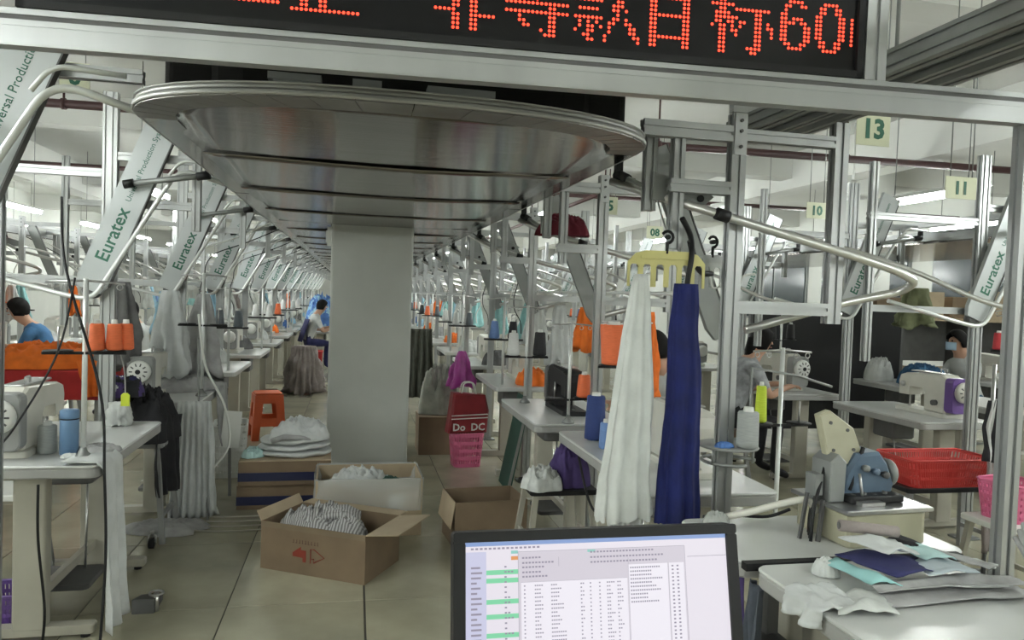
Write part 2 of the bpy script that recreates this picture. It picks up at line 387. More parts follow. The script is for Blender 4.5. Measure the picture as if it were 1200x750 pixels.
# ------------------------------------------------------------------ overhead conveyor
conv = thing('overhead_conveyor', 'long metal overhead conveyor with brushed underside running down the hall', 'conveyor', (0, 0, 0))
def outline(off=0.0, yend=31.0, n=22, cx=0.157, hw=0.88, D=0.48, ytip=2.22, ex=2.4):
    """stadium outline, anticlockwise from the back right corner round the near end"""
    pts = [(cx+hw-off, yend)]
    for k in range(n+1):
        t = PI*k/n; c, s_ = math.cos(t), math.sin(t)
        pts.append((cx+(hw-off)*math.copysign(abs(c)**(2/ex), c), ytip+D-(D-off)*abs(s_)**(2/ex)))
    pts.append((cx-hw+off, yend)); return pts
def band(name, o0, z0, o1, z1, mt, y_end=31.0, smooth=True, lip=0.0):
    a, b = outline(o0, y_end), outline(o1, y_end); n = len(a); q = MB()
    vs = [(x, y, z0) for x, y in a]+[(x, y, z1) for x, y in b]
    q.add(vs, [(i, i+1, n+i+1, n+i) for i in range(n-1)], smooth); return q.build(name, mt, conv, thick=lip)
band('rim_wall', 0.0, 2.103, 0.0, 2.118, RIM, lip=0.004)
band('rim_wall', 0.01, 2.122, 0.01, 2.137, RIM, lip=0.004)
band('rim_top', 0.002, 2.139, 0.09, 2.139, RIM, lip=0.004)
# the flange below: slit strips at the rounded end, straight strips along the sides
a, b = outline(0.004), outline(0.125); n = len(a)
for i in range(1, n-2):
    q = MB(); g = 0.012 if 5 < i < n-6 else 0.035
    A0, A1 = Vector((*a[i], 2.099)), Vector((*a[i+1], 2.099)); B0, B1 = Vector((*b[i], 2.097)), Vector((*b[i+1], 2.097))
    a0, a1 = A0.lerp(A1, g), A1.lerp(A0, g); b0, b1 = B0.lerp(B1, g), B1.lerp(B0, g)
    up = Vector((0, 0, 0.006)); q.add([a0, a1, b1, b0, a0+up, a1+up, b1+up, b0+up], [(0, 1, 2, 3), (7, 6, 5, 4), (0, 4, 5, 1), (1, 5, 6, 2), (2, 6, 7, 3), (3, 7, 4, 0)])
    q.build('flange_segment', FLANGE, conv)
for k in range(14):
    ya, yb = 2.71+2.0*k, 2.69+2.0*(k+1)
    for sx, xo in ((1, 0.157+0.88), (-1, 0.157-0.88)):
        q = MB(); q.box((xo-sx*0.06, (ya+yb)/2, 2.108), (0.112, yb-ya, 0.008)); q.build('flange_strip', SHEET, conv)
# underside sheets, each lapped over the next and sagging a little
ys = [2.313, 3.3, 4.35, 5.5, 6.4]+[7.15+1.15*k for k in range(20)]
for k in range(len(ys)-1):
    q = MB(); ya, yb = ys[k], ys[k+1]
    if abs(ya-6.4) < 0.01: continue                      # the column passes through here
    wl, wr_ = 0.157-0.79, 0.157+0.79
    lap = 0.03
    def fn(u, v, ya=ya, yb=yb):
        y = ya+(yb+lap-ya)*v; off = 0.0
        hw = 0.79
        if y < 2.70: hw = 0.79*(max(0.0, 1-abs((2.70-y)/0.39)**2.4))**(1/2.4)
        x = 0.157-hw+2*hw*u
        z = 2.106-(0.014*math.sin(PI*u)+0.005*(1-v))*min(1.0, (y-2.3)/0.8)+0.0035*NZ((x*2.2, y*1.2, k))
        return (x, y, z)
    q.grid(fn, 16, 10); q.build('underside_sheet', SHEET, conv, thick=0.003)
for sx in (-1, 1):
    q = MB(); xa = -0.215 if sx < 0 else 0.49; xb = 0.157+sx*0.79
    q.box(((xa+xb)/2, 6.79, 2.103), (abs(xb-xa)-0.01, 0.76, 0.004)); q.build('underside_sheet', SHEET, conv)
for (xa, xb, yy) in ((-0.60, -0.26, 0), (0.53, 0.92, 0)):
    q = MB(); q.slab(xa, xb, 2.5, 30.6, 2.15, 2.36, 0.03, 0.01); q.build('dark_interior_block', DARK, conv)
q = MB(); q.slab(-0.56, 0.88, 2.47, 6.2, 2.15, 2.52, 0.2, 0.01); q.build('dark_interior_block', DARK, conv)  # black filler for the gap above the rim, its darkness put into the colour
for (x, wd) in ((-0.2, 0.16), (0.02, 0.09), (0.32, 0.22)):
    q = MB(); q.box((x, 2.435, 2.20), (wd, 0.06, 0.022)); q.box((x, 2.42, 2.183), (wd*0.8, 0.03, 0.01)); q.build('drive_bracket', ALUD, conv)

# ------------------------------------------------------------------ near frame with the LED sign
ga, gb = Vector((-0.81, 1.94, 0)), Vector((1.84, 1.78, 0)); gd = (gb-ga).normalized(); gn = Vector((gd.y, -gd.x, 0))  # gn faces the camera
def gp(s, z, out=0.0): return ga+gd*s+Vector((0, 0, z))+gn*out
fr = thing('sign_frame', 'large aluminium gantry frame carrying the red LED sign', 'frame', (0, 0, 0))
q = MB(); q.bar(gp(-1.0, 2.153, -0.02), gp(3.6, 2.153, -0.02), 0.04, 0.04, slots=1); q.bar(gp(-1.0, 2.11, -0.02), gp(3.6, 2.11, -0.02), 0.04, 0.045); q.bar(gp(-1.0, 2.094, -0.022), gp(3.6, 2.094, -0.022), 0.046, 0.006); q.build('crossbeam', ALU, fr)
q = MB(); q.bar(gp(-1.0, 2.153, -0.006), gp(3.6, 2.153, -0.006), 0.006, 0.0115); q.build('groove_shade_strip', DGREY, fr)  # dark strip set into the groove to paint in its shade
L_gb = (gb-ga).length
s_up = 0.0
def s_of(px_x, z):       # distance along the gantry of a world X
    return (px_x-ga.x)/gd.x
for nm, s_, z0, z1, wd in (('upright', s_of(1.868, 0), 0.0, 2.087, 0.045), ('upright', -0.9, 0.0, 2.087, 0.045), ('sign_upright', s_of(1.375, 0), 2.173, 2.9, 0.062), ('sign_upright', -0.75, 2.173, 2.9, 0.062)):
    q = MB(); q.bar(gp(s_, z0, -0.02), gp(s_, z1, -0.02), wd, 0.045, up=gn, slots=1); q.build(nm, ALU, fr)
q = MB(); q.bar(gp(-0.85, 2.88, -0.02), gp(s_of(1.40, 0), 2.88, -0.02), 0.04, 0.04, slots=1); q.build('crossbeam', ALU, fr)

sign = thing('led_sign', 'black LED sign showing red Chinese characters and the number sixty', 'sign', gp(s_of(1.335, 0), 2.174, -0.005))
sw, sh = 2.12, 0.31
def sp(u, z, o): return -gd*u+Vector((0, 0, z))+gn*o          # u counts leftwards from the right end
def sbox(u0, u1, z0, z1, o0, o1, name, mt, par):
    q = MB(); c = [sp(u, z, o) for o in (o0, o1) for z in (z0, z1) for u in (u0, u1)]
    q.add(c, [(0, 1, 3, 2), (4, 6, 7, 5), (0, 4, 5, 1), (2, 3, 7, 6), (0, 2, 6, 4), (1, 5, 7, 3)]); return q.build(name, mt, par)
sbox(0.004, sw, 0.0, sh, -0.05, -0.004, 'cabinet', BLACK, sign)
sbox(0.01, sw, 0.018, sh-0.018, -0.003, 0.0, 'led_face', FACE, sign)
for z0, z1 in ((0.0, 0.018), (sh-0.018, sh)): sbox(0.0, sw, z0, z1, -0.003, 0.012, 'frame_rail', BLACK, sign)
for u0, u1 in ((0.0, 0.018), (sw-0.018, sw)): sbox(u0, u1, 0.0, sh, -0.003, 0.012, 'frame_rail', BLACK, sign)
GLY = {
'fei': ["....##..##......", "....##..##......", "#####...######..", "....##..##......", "....##..##......", "....##..##......", ".####...#####...", "....##..##......", "....##..##......", "....##..##......", "....##..##......", "#####...##......", "....##..######..", "....##..##......", "....##..##......", "....##..##......"],
'deng': ["..#.....#.......", ".######.######..", ".#..#..#...#....", "#....#......#...", "......##........", ".#############..", "......##........", "......##........", "###############.", "..........##....", "###############.", "...#......##....", "...##.....##....", "....##....##....", "........#.##....", ".........###...."],
'kuan': ["...#....##......", "...#....##......", "#######.#######.", "...#....#....#..", ".#####.##...#...", "........#.##....", "#######...##....", ".........###....", ".#####...##.#...", "..........#.....", "#######..##.#...", ".#.#.#..##..##..", ".#.##.#.#....##.", "#..##...#....##.", "..##...#......##", "...##..#.......#"],
'mu': ["..##########....", "..##......##....", "..##......##....", "..##......##....", "..##########....", "..##......##....", "..##......##....", "..##......##....", "..##########....", "..##......##....", "..##......##....", "..##......##....", "..##......##....", "..##########....", "..##......##....", "..##......##...."],
'biao': ["..##............", "..##...######...", "..##............", "..##............", "######..........", "..##..#########.", ".####......##...", ".######....##...", ".##.##.##..##.#.", "#.##.#.#...##.##", "..##.##....##..#", "..##..#....##..#", "..##.......##...", "..##.......##...", "..##.....####...", "..##......##...."],
'6': ["........", "........", "..####..", ".##..##.", ".#......", "##......", "##.###..", "####.##.", "##....##", "##....##", "##....##", "##....##", ".##..##.", "..####..", "........", "........"],
'0': ["........", "........", "..####..", ".##..##.", ".##..##.", "##....##", "##....##", "##....##", "##....##", "##....##", "##....##", ".##..##.", ".##..##.", "..####..", "........", "........"],
'zheng': ["...............", ".#############.", "......##.......", "......##.......", "......##.......", "......##.......", "..##..#######..", "..##..##.......", "..##..##.......", "..##..##.......", "..##..##.......", "..##..##.......", "..##..##.......", "..##..##.......", "###############", "..............."],
'er': ["................", "................", "..############..", "................", "................", "................", "................", "................", "................", "................", "................", "................", "................", "###############.", "................", "................"],
}
PT = 0.0112
leds = MB()
def glyph(rows, u_right, z_bot):
    wid = len(rows[0])
    for r, row in enumerate(rows):
        for c, ch in enumerate(row):
            if ch != '#': continue
            u = u_right+(wid-1-c)*PT; z = z_bot+(len(rows)-1-r)*PT; rad = 0.0043
            ring = [sp(u+rad*math.cos(k*PI/3), z+rad*math.sin(k*PI/3), 0.0005) for k in range(6)]
            top = [sp(u+rad*0.6*math.cos(k*PI/3), z+rad*0.6*math.sin(k*PI/3), 0.003) for k in range(6)]
            leds.add(ring+top, [(i, (i+1) % 6, 6+(i+1) % 6, 6+i) for i in range(6)]+[tuple(range(6, 12))])
zb = 0.044
col_u = 0.032
glyph(['#']*7, col_u, zb+4*PT)
u = col_u+2.2*PT
for gname, gap in (('0', 1), ('6', 1.5), ('biao', 1), ('mu', 0), ('kuan', 0), ('deng', 0), ('fei', 16), ('zheng', 1), ('er', 1)):
    glyph(GLY[gname], u, zb); u += (len(GLY[gname][0])+gap)*PT
tag(leds.build('lit_leds', LED, sign), kind='stuff')

# ------------------------------------------------------------------ control terminal in the foreground
desk = thing('terminal_desk', 'small grey desk that carries the computer monitor', 'desk', (0.42, 1.22, 0))
q = MB(); q.slab(-0.34, 0.34, -0.2, 0.2, 0.72, 0.745, 0.02); q.build('desktop', TOP, desk)
for sx in (-0.31, 0.31):
    for sy in (-0.17, 0.17):
        q = MB(); q.bar((sx, sy, 0), (sx, sy, 0.72), 0.035, 0.035); q.build('leg', MGREY, desk)
mon = thing('monitor', 'black monitor showing a production table on a bright screen', 'monitor', (0.421, 1.2, 0.745))
th = R(13); ct, st_ = math.cos(th), math.sin(th)
MW, MH = 0.505, 0.335; ZT = 0.412
def mp(x, v, o):                 # v from 0 at top down to MH, o outwards to the viewer
    return Vector((x, 0.0-(v*st_)-o*ct, ZT-v*ct+o*st_))
def mprism(x0, x1, v0, v1, o0, o1, name, mt, par, r=0.008):
    q = MB(); q.prism(rrect(x0, x1, v0, v1, r, 3), lambda x, y, t: mp(x, y, o0+t), 0.0, o1-o0); return q.build(name, mt, par)
mprism(-MW/2, MW/2, 0, MH, -0.03, 0.0, 'casing', BLACK, mon)
for x0, x1, v0, v1 in ((-MW/2, MW/2, 0, 0.0165), (-MW/2, MW/2, MH-0.02, MH), (-MW/2, -MW/2+0.02, 0.0166, MH-0.0201), (MW/2-0.02, MW/2, 0.0166, MH-0.0201)):
    mprism(x0, x1, v0, v1, 0.0, 0.006, 'bezel', BLACK, mon, 0.004)
q = MB(); q.bar((0, 0.02, 0.02), (0, 0.015, 0.22), 0.06, 0.03, up=(0, 1, 0)); q.build('stand_neck', BLACK, mon)
q = MB(); q.slab(-0.11, 0.11, -0.07, 0.1, 0.0, 0.015, 0.03, 0.004); q.build('stand_foot', BLACK, mon)
E_ = lambda n, c, s_=1.0: mat('screen_'+n, c, 0.3, emit=s_)
S_BG = E_('white', (0.74, 0.70, 0.77)); S_LAV = E_('lavender', (0.55, 0.55, 0.72)); S_GRN = E_('green', (0.2, 0.62, 0.36)); S_TXT = E_('text', (0.30, 0.27, 0.36), 0.9)
S_BLUE = E_('blue', (0.22, 0.32, 0.58)); S_PANE = E_('pane', (0.80, 0.77, 0.84)); S_GREY = E_('grey', (0.60, 0.56, 0.63)); S_OR = E_('orange', (0.7, 0.3, 0.1)); S_TEAL = E_('teal', (0.25, 0.55, 0.5))
sx0, sx1, sv0, sv1 = -MW/2+0.02, MW/2-0.02, 0.0166, MH-0.0201
SW = sx1-sx0
screen = MB(); 
def rect(q, fx0, fx1, v0, v1, o):
    a, b = sx0+SW*fx0, sx0+SW*fx1
    q.add([mp(a, v0, o), mp(b, v0, o), mp(b, v1, o), mp(a, v1, o)], [(0, 1, 2, 3)])
rect(screen, 0, 1, sv0, sv1, 0.0008); scr = screen.build('screen', S_BG, mon)
def layer(items, name, mt, o):
    q = MB()
    for it in items: rect(q, *it, o)
    return q.build(name, mt, scr)
layer([(0, 1, sv0, sv0+0.007)], 'title_bar', S_BLUE, 0.0012)
layer([(0, 0.075, sv0+0.016, sv1)], 'side_bar', S_LAV, 0.0012)
layer([(0.075, 0.19, v, v+0.0075) for v in (0.062, 0.075, 0.108, 0.131, 0.16, 0.19)], 'green_rows', S_GRN, 0.0012)
layer([(0.19, 0.83, 0.034, sv1)], 'dialog_window', S_GREY, 0.0011)
layer([(0.2, 0.6, 0.083, sv1-0.01), (0.605, 0.76, 0.062, sv1-0.02), (0.765, 0.825, 0.062, sv1-0.02)], 'table_pane', S_PANE, 0.0014)
layer([(0.165, 0.19, 0.041, 0.047)], 'icon_orange', S_OR, 0.0014)
layer([(0.165, 0.19, 0.032, 0.037), (0.45, 0.48, 0.035, 0.039)], 'icon_teal', S_TEAL, 0.0014)
layer([(0.19, 0.83, 0.034, 0.0345), (0.83, 0.8312, 0.034, sv1), (0.19, 0.1912, 0.034, sv1), (0.2, 0.6, 0.083, 0.0834), (0.34, 0.341, 0.045, 0.06), (0.605, 0.6058, 0.05, sv1), (0.762, 0.7628, 0.062, sv1), (0.84, 1.0, 0.0525, 0.0532)], 'rule_lines', S_TXT, 0.0016)
rng = random.Random(8); it = []
for r in range(26):                                   # lines of tiny illegible print
    v = 0.088+r*0.0062
    for fx, wd in ((0.21, 0.01), (0.25, 0.035), (0.31, 0.05), (0.42, 0.018), (0.455, 0.014), (0.49, 0.006), (0.52, 0.03), (0.56, 0.024)):
        ww = wd*rng.uniform(0.55, 1.15); k = max(1, int(ww/0.008))
        for c in range(k): it.append((fx+c*0.008, fx+c*0.008+0.0055, v, v+0.0021))
for r in range(10):
    v = 0.066+r*0.0062
    for c in range(rng.randint(7, 15)): it.append((0.612+c*0.0085, 0.612+c*0.0085+0.0055, v, v+0.0025))
for r in range(28):
    v = 0.066+r*0.0062; it.append((0.775, 0.783, v, v+0.0025)); it.append((0.795, 0.803, v, v+0.0025))
for r in range(24):
    v = 0.056+r*0.008
    for c in range(rng.randint(1, 3)): it.append((0.14+c*0.012, 0.148+c*0.012, v, v+0.0025))
    it.append((0.02, 0.02+rng.uniform(0.02, 0.04), v, v+0.003))
for v in (0.043, 0.051, 0.058, 0.066, 0.073):
    for c in range(rng.randint(6, 10)): it.append((0.205+c*0.012, 0.213+c*0.012, v, v+0.0028))
for v in (0.0375, 0.046, 0.054):
    for c in range(rng.randint(18, 26)): it.append((0.46+c*0.0125, 0.468+c*0.0125, v, v+0.0028))
for c in range(16): it.append((0.02+c*0.016, 0.03+c*0.016, sv0+0.0095, sv0+0.0125))
layer(it, 'screen_text', S_TXT, 0.0018)
# ------------------------------------------------------------------ stations of the hanging transport system
def station(side, lettered, label, group, name='transport_station', pv=-0.5, feeder=True, du=0.0):
    """origin on the conveyor's edge at floor level; u = outwards. side +1 = +X"""
    t = thing(name, label, 'transport frame', (0, 0, 0), 0, group); s = side
    V = lambda u, v, z: (s*u, v, z)
    def post(u, v, z0, z1, a=0.045, b=0.045, nm='post'):
        q = MB(); q.bar(V(u, v, z0), V(u, v, z1), a, b, up=(0, 1, 0), slots=1); return q.build(nm, ALU, t)
    def rail(p, r, a=0.04, b=0.045, nm='cross_rail'):
        q = MB(); q.bar(V(*p), V(*r), a, b, slots=1); return q.build(nm, ALU, t)
    if side < 0:
        pu, pv = 0.63, 0.05
        post(pu, pv, 0.012, 2.6, 0.075, 0.045)
        q = MB(); q.slab(s*pu-0.08, s*pu+0.08, pv-0.06, pv+0.06, 0, 0.012, 0.01, 0.002); q.build('foot_plate', ALUD, t)
        rail((0.004, pv, 2.25), (pu-0.04, pv, 2.25)); rail((pu+0.04, pv, 2.15), (1.5, pv, 2.15)); 
        if feeder: rail((0.2, pv, 1.99), (pu-0.04, pv, 1.99))
        rail((pu+0.04, pv, 1.55), (1.45, pv, 1.55))
        post(1.47, pv, 1.2, 2.5, 0.045, 0.045)
        
        if feeder: post(0.17, pv-0.03, 1.85, 2.24, nm='drop_post')
        # loading rail: out from the rim, down the slope, round and outwards again
        path = fillet([V(0.006, -0.03, 2.12), V(0.25, -0.06, 2.19), V(0.68, -0.06, 1.44), V(0.85, -0.04, 1.475), V(1.36, 0.0, 1.60)], 0.10)
        q = MB(); q.tube(path, 0.0135, 8); q.build('rail_tube', WTUBE, t)
        path = fillet([V(0.02, -0.09, 2.215), V(0.23, -0.11, 2.225), V(0.29, -0.11, 2.14)], 0.05)
        q = MB(); q.tube(path, 0.009, 6); q.build('guide_tube', WTUBE, t)
        top, bot = Vector(V(0.32+du, -0.01, 2.50)), Vector(V(0.71+du, -0.01, 1.50))
        # chain arm: a long lettered plate in the cross plane
        wdt, thk = 0.165, 0.03
    else:
        pu = 0.395
        post(pu, pv, 0.012, 2.28, 0.06, 0.045)
        q = MB(); q.slab(s*pu-0.07, s*pu+0.07, pv-0.06, pv+0.06, 0, 0.012, 0.01, 0.002); q.build('foot_plate', ALUD, t)
        post(0.84, pv, 1.48, 2.28, 0.06, 0.045, 'drop_post')
        rail((0.004, pv, 2.20), (pu-0.03, pv, 2.20), 0.045, 0.06); rail((pu+0.03, pv, 2.20), (0.81, pv, 2.20), 0.045, 0.045)
        rail((pu+0.03, pv, 1.535), (0.81, pv, 1.535), 0.045, 0.05); rail((0.12, pv, 1.99 if pv > -0.4 else 1.84), (pu-0.03, pv, 1.99 if pv > -0.4 else 1.84), 0.045, 0.05)
        post(0.16, pv+0.02, 1.75, 2.22, nm='drop_post'); post(0.08, pv+0.1, 1.9, 2.2, nm='drop_post')
        q = MB(); q.box(V(pu, pv-0.026, 2.2), (0.05, 0.006, 0.16)); q.build('joint_plate', ALU, t)
        for dz in (0.05, 0.01, -0.05):
            q = MB(); q.cyl(V(pu, pv-0.029, 2.2+dz), V(pu, pv-0.037, 2.2+dz), 0.007, 6); q.build('bolt', DGREY, t)
        path = fillet([V(0.0, 0.0, 2.04), V(0.113, -0.22, 1.96), V(0.313, -0.375, 1.88), V(0.863, -0.40, 1.75), V(1.07, -0.395, 1.70), V(1.19, -0.36, 1.66), V(1.18, -0.28, 1.62), V(0.973, -0.215, 1.57), V(0.543, -0.17, 1.44)], 0.09)
        q = MB(); q.tube(path, 0.0175, 9); q.build('rail_tube', CHROME, t)
        path = fillet([V(0.88, 0.1, 1.88), V(1.15, 0.05, 1.82), V(1.36, -0.14, 1.72), V(1.6, -0.3, 1.58), V(2.0, -0.55, 1.50)], 0.12)
        q = MB(); q.tube(path, 0.011, 7); q.build('guide_tube', CHROME, t)
        q = MB(); q.prism([(0.08, 2.05), (0.30, 1.99), (0.34, 1.965), (0.30, 1.93), (0.08, 1.94)], lambda x, y, z: V(x, -0.25+z, y), 0.002, 0.012); q.build('deflector_plate', ALUD, t)
        q = MB(); q.cyl(V(0.28, -0.258, 1.955), V(0.28, -0.24, 1.955), 0.014, 10); q.build('pivot', BLACK, t)
        top, bot = Vector(V(0.24, 0.13, 2.22)), Vector(V(0.59, 0.13, 1.39)); wdt, thk = 0.10, 0.03
    ax = (top-bot).normalized(); nrm = Vector((0, -1, 0)); sd = ax.cross(nrm).normalized()   # sd = text's downward side
    if side < 0: sd = -sd if sd.x < 0 else sd
    q = MB(); L = (top-bot).length
    poly = [(-wdt/2+0.02, 0), (wdt/2-0.02, 0), (wdt/2, 0.06), (wdt/2, L), (-wdt/2, L), (-wdt/2, 0.06)]
    q.prism(poly, lambda x, y, z: bot+sd*x+ax*y+nrm*(z-thk/2), 0.002, thk); pl = q.build('chain_arm', PANEL if side < 0 else ALUD, t)
    q = MB(); q.bar(bot+sd*(wdt/2+0.004)+ax*0.05+nrm*0.0, bot+sd*(wdt/2+0.004)+ax*L, 0.006, 0.036, up=nrm); q.build('edge_strip', DGREY, pl)
    if lettered:
        Mx = frame(bot+ax*0.33+nrm*(thk/2+0.001), ax, -sd, nrm); text('Euratex', 0.1, GREEN_INK, pl, Mx, 'lettering', 0.0015)
        Mx = frame(bot+ax*0.77+nrm*(thk/2+0.001), ax, -sd, nrm); text('Universal Production System', 0.041, GREEN_INK, pl, Mx, 'lettering')
    # feeder arm with its black stop head
    if not feeder: return t
    if side < 0: pa, pb = Vector(V(0.09, -0.1, 2.155)), Vector(V(0.50, -0.08, 2.085))
    else: pa, pb = Vector(V(0.02, -0.02, 2.065)), Vector(V(0.10, -0.17, 1.985))
    q = MB(); q.cyl(pa, pb, 0.016, 8); fa = q.build('feeder_arm', ALUD, t)
    q = MB(); q.cyl(pa-(pb-pa).normalized()*0.01, pa+(pb-pa).normalized()*0.06, 0.023, 10); q.box(pa+Vector((0, 0, 0.03)), (0.03, 0.03, 0.05)); q.build('stop_head', BLACK, fa)
    q = MB(); mid = Vector(V(0.313, -0.375, 1.88)) if side > 0 else pb; q.cyl(mid-Vector((0.025, 0, -0.006*side)), mid+Vector((0.025, 0, -0.006*side)), 0.024, 10); q.build('collar', BLACK, t)
    # chain loop and its wheel
    if side < 0:
        q = MB(); q.lathe([(0.02, -0.02), (0.05, -0.018), (0.05, 0.018), (0.02, 0.02)], V(0.70+du, 0.01, 1.50), 12, 'Y'); q.build('chain_wheel', DGREY, t)
    return t

# ------------------------------------------------------------------ furniture and machines
def worktable(label, x0, x1, y0, y1, z=0.78, group=None, top=TOP, kind='plain'):
    cx, cy = (x0+x1)/2, (y0+y1)/2; hx, hy = (x1-x0)/2, (y1-y0)/2
    t = thing('sewing_table', label, 'table', (cx, cy, 0), 0, group)
    q = MB(); q.slab(-hx, hx, -hy, hy, z-0.012, z, 0.04, 0.005); q.build('tabletop', top, t)
    q = MB(); q.slab(-hx+0.002, hx-0.002, -hy+0.002, hy-0.002, z-0.055, z-0.012, 0.04, 0.006); q.build('apron', EDGE, t)
    for sy in (-1, 1):
        yy = sy*(hy-0.14)
        q = MB(); q.slab(-0.065, 0.065, yy-0.035, yy+0.035, 0.05, z-0.055, 0.012, 0.003); q.build('leg', LEG, t)
        q = MB(); q.slab(-hx+0.04, hx-0.04, yy-0.03, yy+0.03, 0.02, 0.06, 0.012, 0.006); ft = q.build('foot', LEG, t)
        for sx in (-1, 1):
            q = MB(); q.cyl((sx*(hx-0.08), yy, 0), (sx*(hx-0.08), yy, 0.02), 0.02, 8); q.build('levelling_pad', BLACK, ft)
    q = MB(); q.bar((0, -hy+0.16, 0.16), (0, hy-0.16, 0.16), 0.03, 0.04); q.build('stretcher', LEG, t)
    q = MB(); q.slab(-0.16, 0.14, -0.14, 0.14, 0.10, 0.125, 0.03, 0.004); q.build('treadle', DGREY, t)
    q = MB(); q.cyl((0.05, 0.1, 0.12), (0.03, 0.18, z-0.2), 0.006, 6); q.build('treadle_rod', STEEL, t)
    q = MB(); q.slab(-0.1, 0.1, 0.02, 0.26, z-0.22, z-0.06, 0.03, 0.01); q.build('control_box', DGREY, t)
    return t
def machine(label, group=None, body=CREAM, head=None, wheel=P_WHITE, name='sewing_machine'):
    """lockstitch machine: local +X is the handwheel end, -Y the operator; stands on z = 0"""
    t = thing(name, label, 'sewing machine', (0, 0, 0), 0, group)
    q = MB(); q.slab(-0.26, 0.22, -0.085, 0.085, 0.0, 0.03, 0.02, 0.004); q.build('bed', body, t)
    q = MB(); q.prism([(0.02, 0.03), (0.2, 0.03), (0.205, 0.28), (0.17, 0.3), (-0.17, 0.285), (-0.235, 0.265), (-0.25, 0.22), (-0.245, 0.12), (-0.15, 0.12), (-0.145, 0.185), (0.0, 0.19), (0.025, 0.16)], lambda x, y, z: (x, z-0.07, y), 0.012, 0.14); bd = q.build('arm', body, t)
    q = MB(); q.slab(-0.16, 0.15, -0.045, 0.045, 0.298, 0.306, 0.01, 0.002); q.build('top_cover', STEEL, bd)
    mh = head or MGREY
    q = MB(); q.prism(rrect(-0.08, 0.08, 0.04, 0.285, 0.03, 3), lambda x, y, z: (0.2+z, x, y), 0.006, 0.075); q.build('motor_housing', mh, t)
    q = MB(); q.lathe([(0.02, 0.27), (0.058, 0.272), (0.072, 0.282), (0.072, 0.3), (0.062, 0.312), (0.03, 0.315), (0.012, 0.322)], (0, 0, 0.19), 20, 'X'); wh = q.build('handwheel', wheel, t)
    for k in range(10):
        a = 2*PI*k/10; q = MB(); q.box((0.3135, 0.045*math.cos(a), 0.19+0.045*math.sin(a)), (0.004, 0.008, 0.02), rot=Matrix.Rotation(a+PI/2, 3, 'X')); q.build('wheel_slot', DGREY, wh)
    q = MB(); q.cyl((0.318, 0, 0.19), (0.326, 0, 0.19), 0.016, 10); q.build('wheel_hub', BLACK, wh)
    q = MB(); q.cyl((-0.2, 0, 0.04), (-0.2, 0, 0.13), 0.006, 8); q.box((-0.2, 0, 0.036), (0.03, 0.012, 0.008)); q.build('needle_bar', STEEL, t)
    q = MB(); q.lathe([(0.012, -0.09), (0.022, -0.085), (0.022, -0.074), (0.01, -0.07)], (-0.19, 0, 0.2), 10, 'Y'); q.build('tension_dial', STEEL, t)
    q = MB(); q.tube(fillet([(0.05, 0.03, 0.3), (0.05, 0.03, 0.335), (0.1, 0.03, 0.335), (0.1, 0.03, 0.3)], 0.01), 0.005, 6); q.build('thread_guide', STEEL, t)
    q = MB(); q.cyl((0.12, -0.07, 0.1), (0.12, -0.1, 0.1), 0.02, 10); q.build('reverse_lever', DGREY, t)
    return t
def cone(mt, h=0.14, r=0.042, tip=0.024, label='', group=None, loc=(0, 0, 0)):
    t = thing('thread_cone', label, 'thread cone', loc, 0, group)
    q = MB(); q.lathe([(r*0.75, 0.0), (r, 0.006), (r, 0.02), (tip+0.004, h-0.006), (tip, h)], n=14); q.build('wound_thread', mt, t)
    q = MB(); q.lathe([(tip*0.62, h-0.01), (tip*0.5, h+0.018), (tip*0.3, h+0.018)], n=10); q.build('core', P_WHITE, t)
    return t
def thread_stand(label, group=None, h=0.75, tray=0.42, arms=2, base=True):
    t = thing('thread_stand', label, 'thread stand', (0, 0, 0), 0, group)
    q = MB(); q.cyl((0, 0, 0), (0, 0, h), 0.011, 8); q.build('pole', WTUBE, t)
    q = MB(); q.lathe([(0.04, 0), (0.036, 0.012), (0.018, 0.03), (0.011, 0.05)], n=12); q.build('base_flange', ALUD, t)
    q = MB(); q.bar((-0.16, 0, tray-0.012), (0.16, 0, tray-0.012), 0.02, 0.012); q.build('tray_arm', BLACK, t)
    for sx in (-0.1, 0.1):
        q = MB(); q.lathe([(0.05, tray-0.006), (0.058, tray-0.004), (0.058, tray), (0.02, tray)], (sx, 0, 0), 14); q.build('tray', BLACK, t)
        q = MB(); q.cyl((sx, 0, tray), (sx, 0, tray+0.1), 0.004, 6); q.build('spool_pin', STEEL, t)
    q = MB(); q.tube([(-0.15, 0, h-0.02), (0, 0, h-0.01), (0.15, 0, h-0.02)], 0.005, 6)
    for sx in (-0.13, -0.07, 0.07, 0.13):
        q.tube([(sx+0.012*math.cos(a), 0.0, h-0.035+0.012*math.sin(a)) for a in [2*PI*k/8 for k in range(9)]], 0.0025, 5, False)
    q.build('thread_guide', STEEL, t)
    return t
def stool(label, group=None, seat=WOOD, leg=MGREY, w=0.32, d=0.26, h=0.45, name='work_stool'):
    t = thing(name, label, 'stool', (0, 0, 0), 0, group)
    q = MB(); q.slab(-w/2, w/2, -d/2, d/2, h-0.03, h, 0.02, 0.005); q.build('seat', seat, t)
    for sx in (-1, 1):
        for sy in (-1, 1):
            q = MB(); q.bar((sx*(w/2+0.01), sy*(d/2+0.005), 0), (sx*(w/2-0.04), sy*(d/2-0.04), h-0.03), 0.03, 0.03); q.build('leg', leg, t)
    for sx in (-1, 1):
        q = MB(); q.bar((sx*(w/2-0.012), -d/2+0.02, 0.15), (sx*(w/2-0.012), d/2-0.02, 0.15), 0.02, 0.025); q.build('stretcher', leg, t)
    return t
